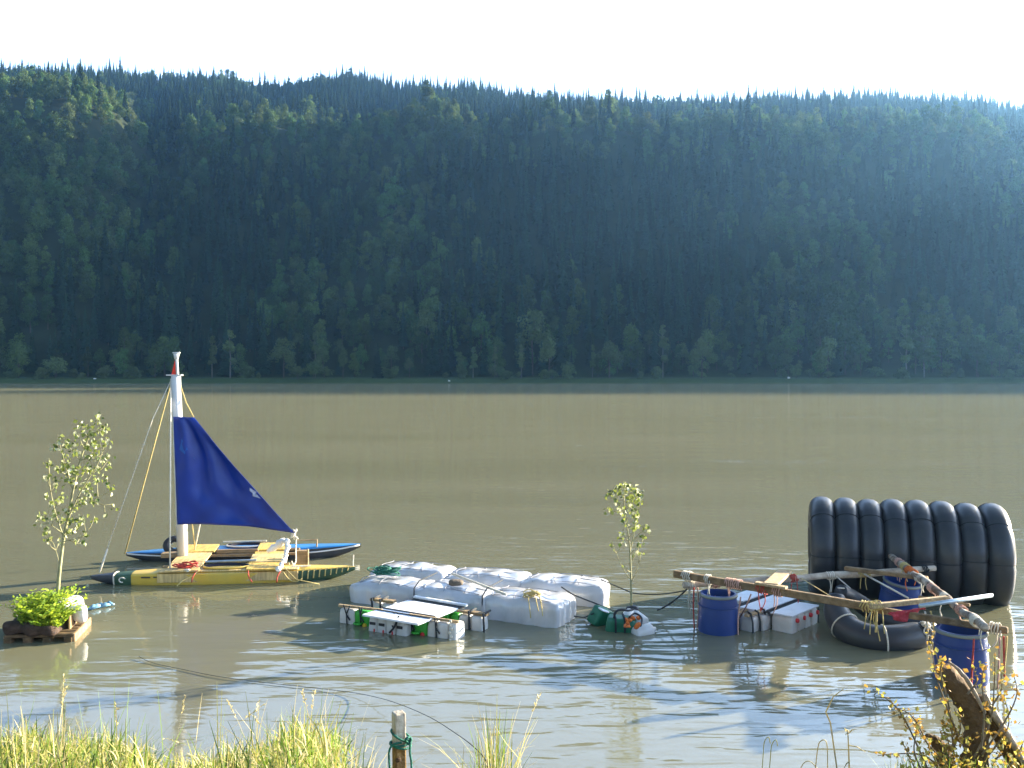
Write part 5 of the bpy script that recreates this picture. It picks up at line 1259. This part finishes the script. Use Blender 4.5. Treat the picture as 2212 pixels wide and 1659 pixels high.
# the leafy bramble round it
bm_ = thing("bramble_bush", "scraggy bush with orange-yellow leaves growing round the dead stump", "bush", tuple(WD(2060, 1690, SD - .2)))
stems = MB(); lv = MB()
TW = [((2010, 1668), (1960, 1560), (1925, 1520), (1888, 1490)), ((2030, 1660), (2000, 1600), (1965, 1545), (1930, 1528)), ((2060, 1640), (2052, 1560), (2045, 1490), (2022, 1420), (2003, 1362)), ((2070, 1600), (2040, 1520), (2020, 1460), (2012, 1395)), ((2050, 1650), (2010, 1610), (1985, 1575), (1985, 1555)), ((2100, 1640), (2140, 1560), (2150, 1480), (2148, 1410)), ((2120, 1630), (2170, 1560), (2195, 1500), (2190, 1455)), ((2040, 1660), (1990, 1632), (1940, 1628), (1895, 1632)), ((2000, 1680), (1975, 1620), (1988, 1560)), ((2130, 1640), (2160, 1600), (2180, 1560), (2170, 1500)), ((2060, 1620), (2075, 1570), (2060, 1530)), ((2120, 1620), (2125, 1540), (2118, 1470), (2130, 1440)), ((2160, 1680), (2190, 1640), (2212, 1600)), ((1990, 1690), (1970, 1650), (1950, 1600)), ((2040, 1500), (2030, 1450), (2040, 1425)), ((2150, 1640), (2185, 1620), (2215, 1625)),
      ((2020, 1690), (2050, 1630), (2045, 1585)), ((2090, 1500), (2110, 1470), (2100, 1440)), ((2140, 1530), (2165, 1490), (2160, 1450))]
for tw in TW:
    dy = random.uniform(-.25, .15); pp = smooth_path([WD(a + random.uniform(-3, 3), b, SD - .12 + dy) for a, b in tw], 7)
    stems.tube(pp, lerp_list([.006, .004, .002], len(pp)), 5)
    for i in range(4, len(pp)):
        for q in range(3):
            if random.random() < .62: lv.leaf(pp[i] + Vector((random.gauss(0, .014), random.gauss(0, .02), random.gauss(0, .014))), random.uniform(.014, .036), Vector((random.gauss(0, .7), random.gauss(0, .7), random.gauss(.2, .6))), random.choices([0, 1, 2], [.55, .25, .2])[0], wid=.75)
for k in range(270):
    px = random.choice([random.gauss(2030, 45), random.gauss(2070, 50), random.gauss(2170, 35)]); row = 1662 - abs(random.gauss(0, 26)); lv.leaf(WD(px, row, SD - .15 + random.uniform(-.3, .15)), random.uniform(.014, .04), Vector((random.gauss(0, .7), random.gauss(0, .7), random.gauss(.2, .6))), random.choices([0, 1, 2], [.4, .2, .4])[0], wid=.7)
for a, b, n in ((2048, 1560, 40), (2052, 1610, 40), (2070, 1590, 30), (2035, 1585, 25), (2010, 1640, 30)):
    for q in range(n): lv.leaf(WD(a + random.gauss(0, 12), b + random.gauss(0, 12), SD - .2), random.uniform(.014, .032), None, random.choices([0, 1, 2], [.6, .25, .15])[0], wid=.75)
M_leafY = pm("yellow_leaf", (.46, .36, .06), rough=.6, var=.3, scale=15, trans=.4)
stems.build("stems", M_twig, bm_, True); lv.build("foliage", [M_leafO, M_leafY, M_gr2], bm_)
lowg = MB()
for k in range(420):
    px = rg.uniform(1925, 2240); y = rg.uniform(4.5, 5.3); x = (px - 1106) / FOC * y; z = gz(x, y); top = 1665 - 40 * rg.random() ** 2
    blade(lowg, (x, y, z), max(.1, CAM_H - (top - 807) / FOC * y - z), rg.uniform(.004, .009), rg.gauss(.3, .3), rg.uniform(0, 6.28), rg.choices([0, 1, 2, 3], [.4, .2, .1, .3])[0], 1, 5)
tag(lowg.build("undergrowth", GRASS), kind='stuff')

# ------------------------------------------------------------------ small things afloat
m = MB()
for k in range(5):
    a, b = W(188 + 9 * k, 1318 - 2.2 * k + random.uniform(-2, 2), .012), W(215 + 8 * k, 1311 - 1.6 * k + random.uniform(-2, 2), .02)
    m.tube([a, a.lerp(b, .5) + Vector((0, 0, .025)), b], [.012, .035, .012], 7, jit=.25)
centred(tag(m.build("plastic_scrap", pm("blue_film", (.16, .32, .45), rough=.3, var=.4, scale=25), None, True), "crumpled blue plastic film floating right of the planted pallet", "litter"))
m = MB(); m.superbox(W(189, 1265, .01), (.05, .05, .04), p=2.2, res=6); centred(tag(m.build("floating_leaf", M_leafB, None, True), "small round pale yellow bit afloat below the yellow kayak's bow", "leaf"))
m = MB(); m.leaf(W(540, 1331, .012), .10, (1, .2, .05), wid=.5); centred(tag(m.build("floating_leaf", M_white), "single pale leaf lying on the water below the sail", "leaf"))
m = MB(); m.leaf(W(1893, 1352, .3), .09, (1, .3, .5), wid=.5); 
# far bank: pale stones by the waterline
for px, row, s, lab in ((970, 822, 1.1, "tiny white rock on the far waterline left of centre"), (1704, 823, 1.2, "tiny white rock on the far waterline above the barrel frame"), (205, 822, .8, "tiny pale rock on the far waterline by the greener bank at left")):
    d = 284.0; x = (px - 1106) / FOC * d; z = float(hill(np.array([x]), np.array([d]))[0]); m = MB(); m.superbox((x, d, z + s * .3), (s * .6, s * .45, s * .4), p=2.5, res=6, lump=.3); centred(tag(m.build("shore_rock", M_stone, None, True), lab, "rock"))
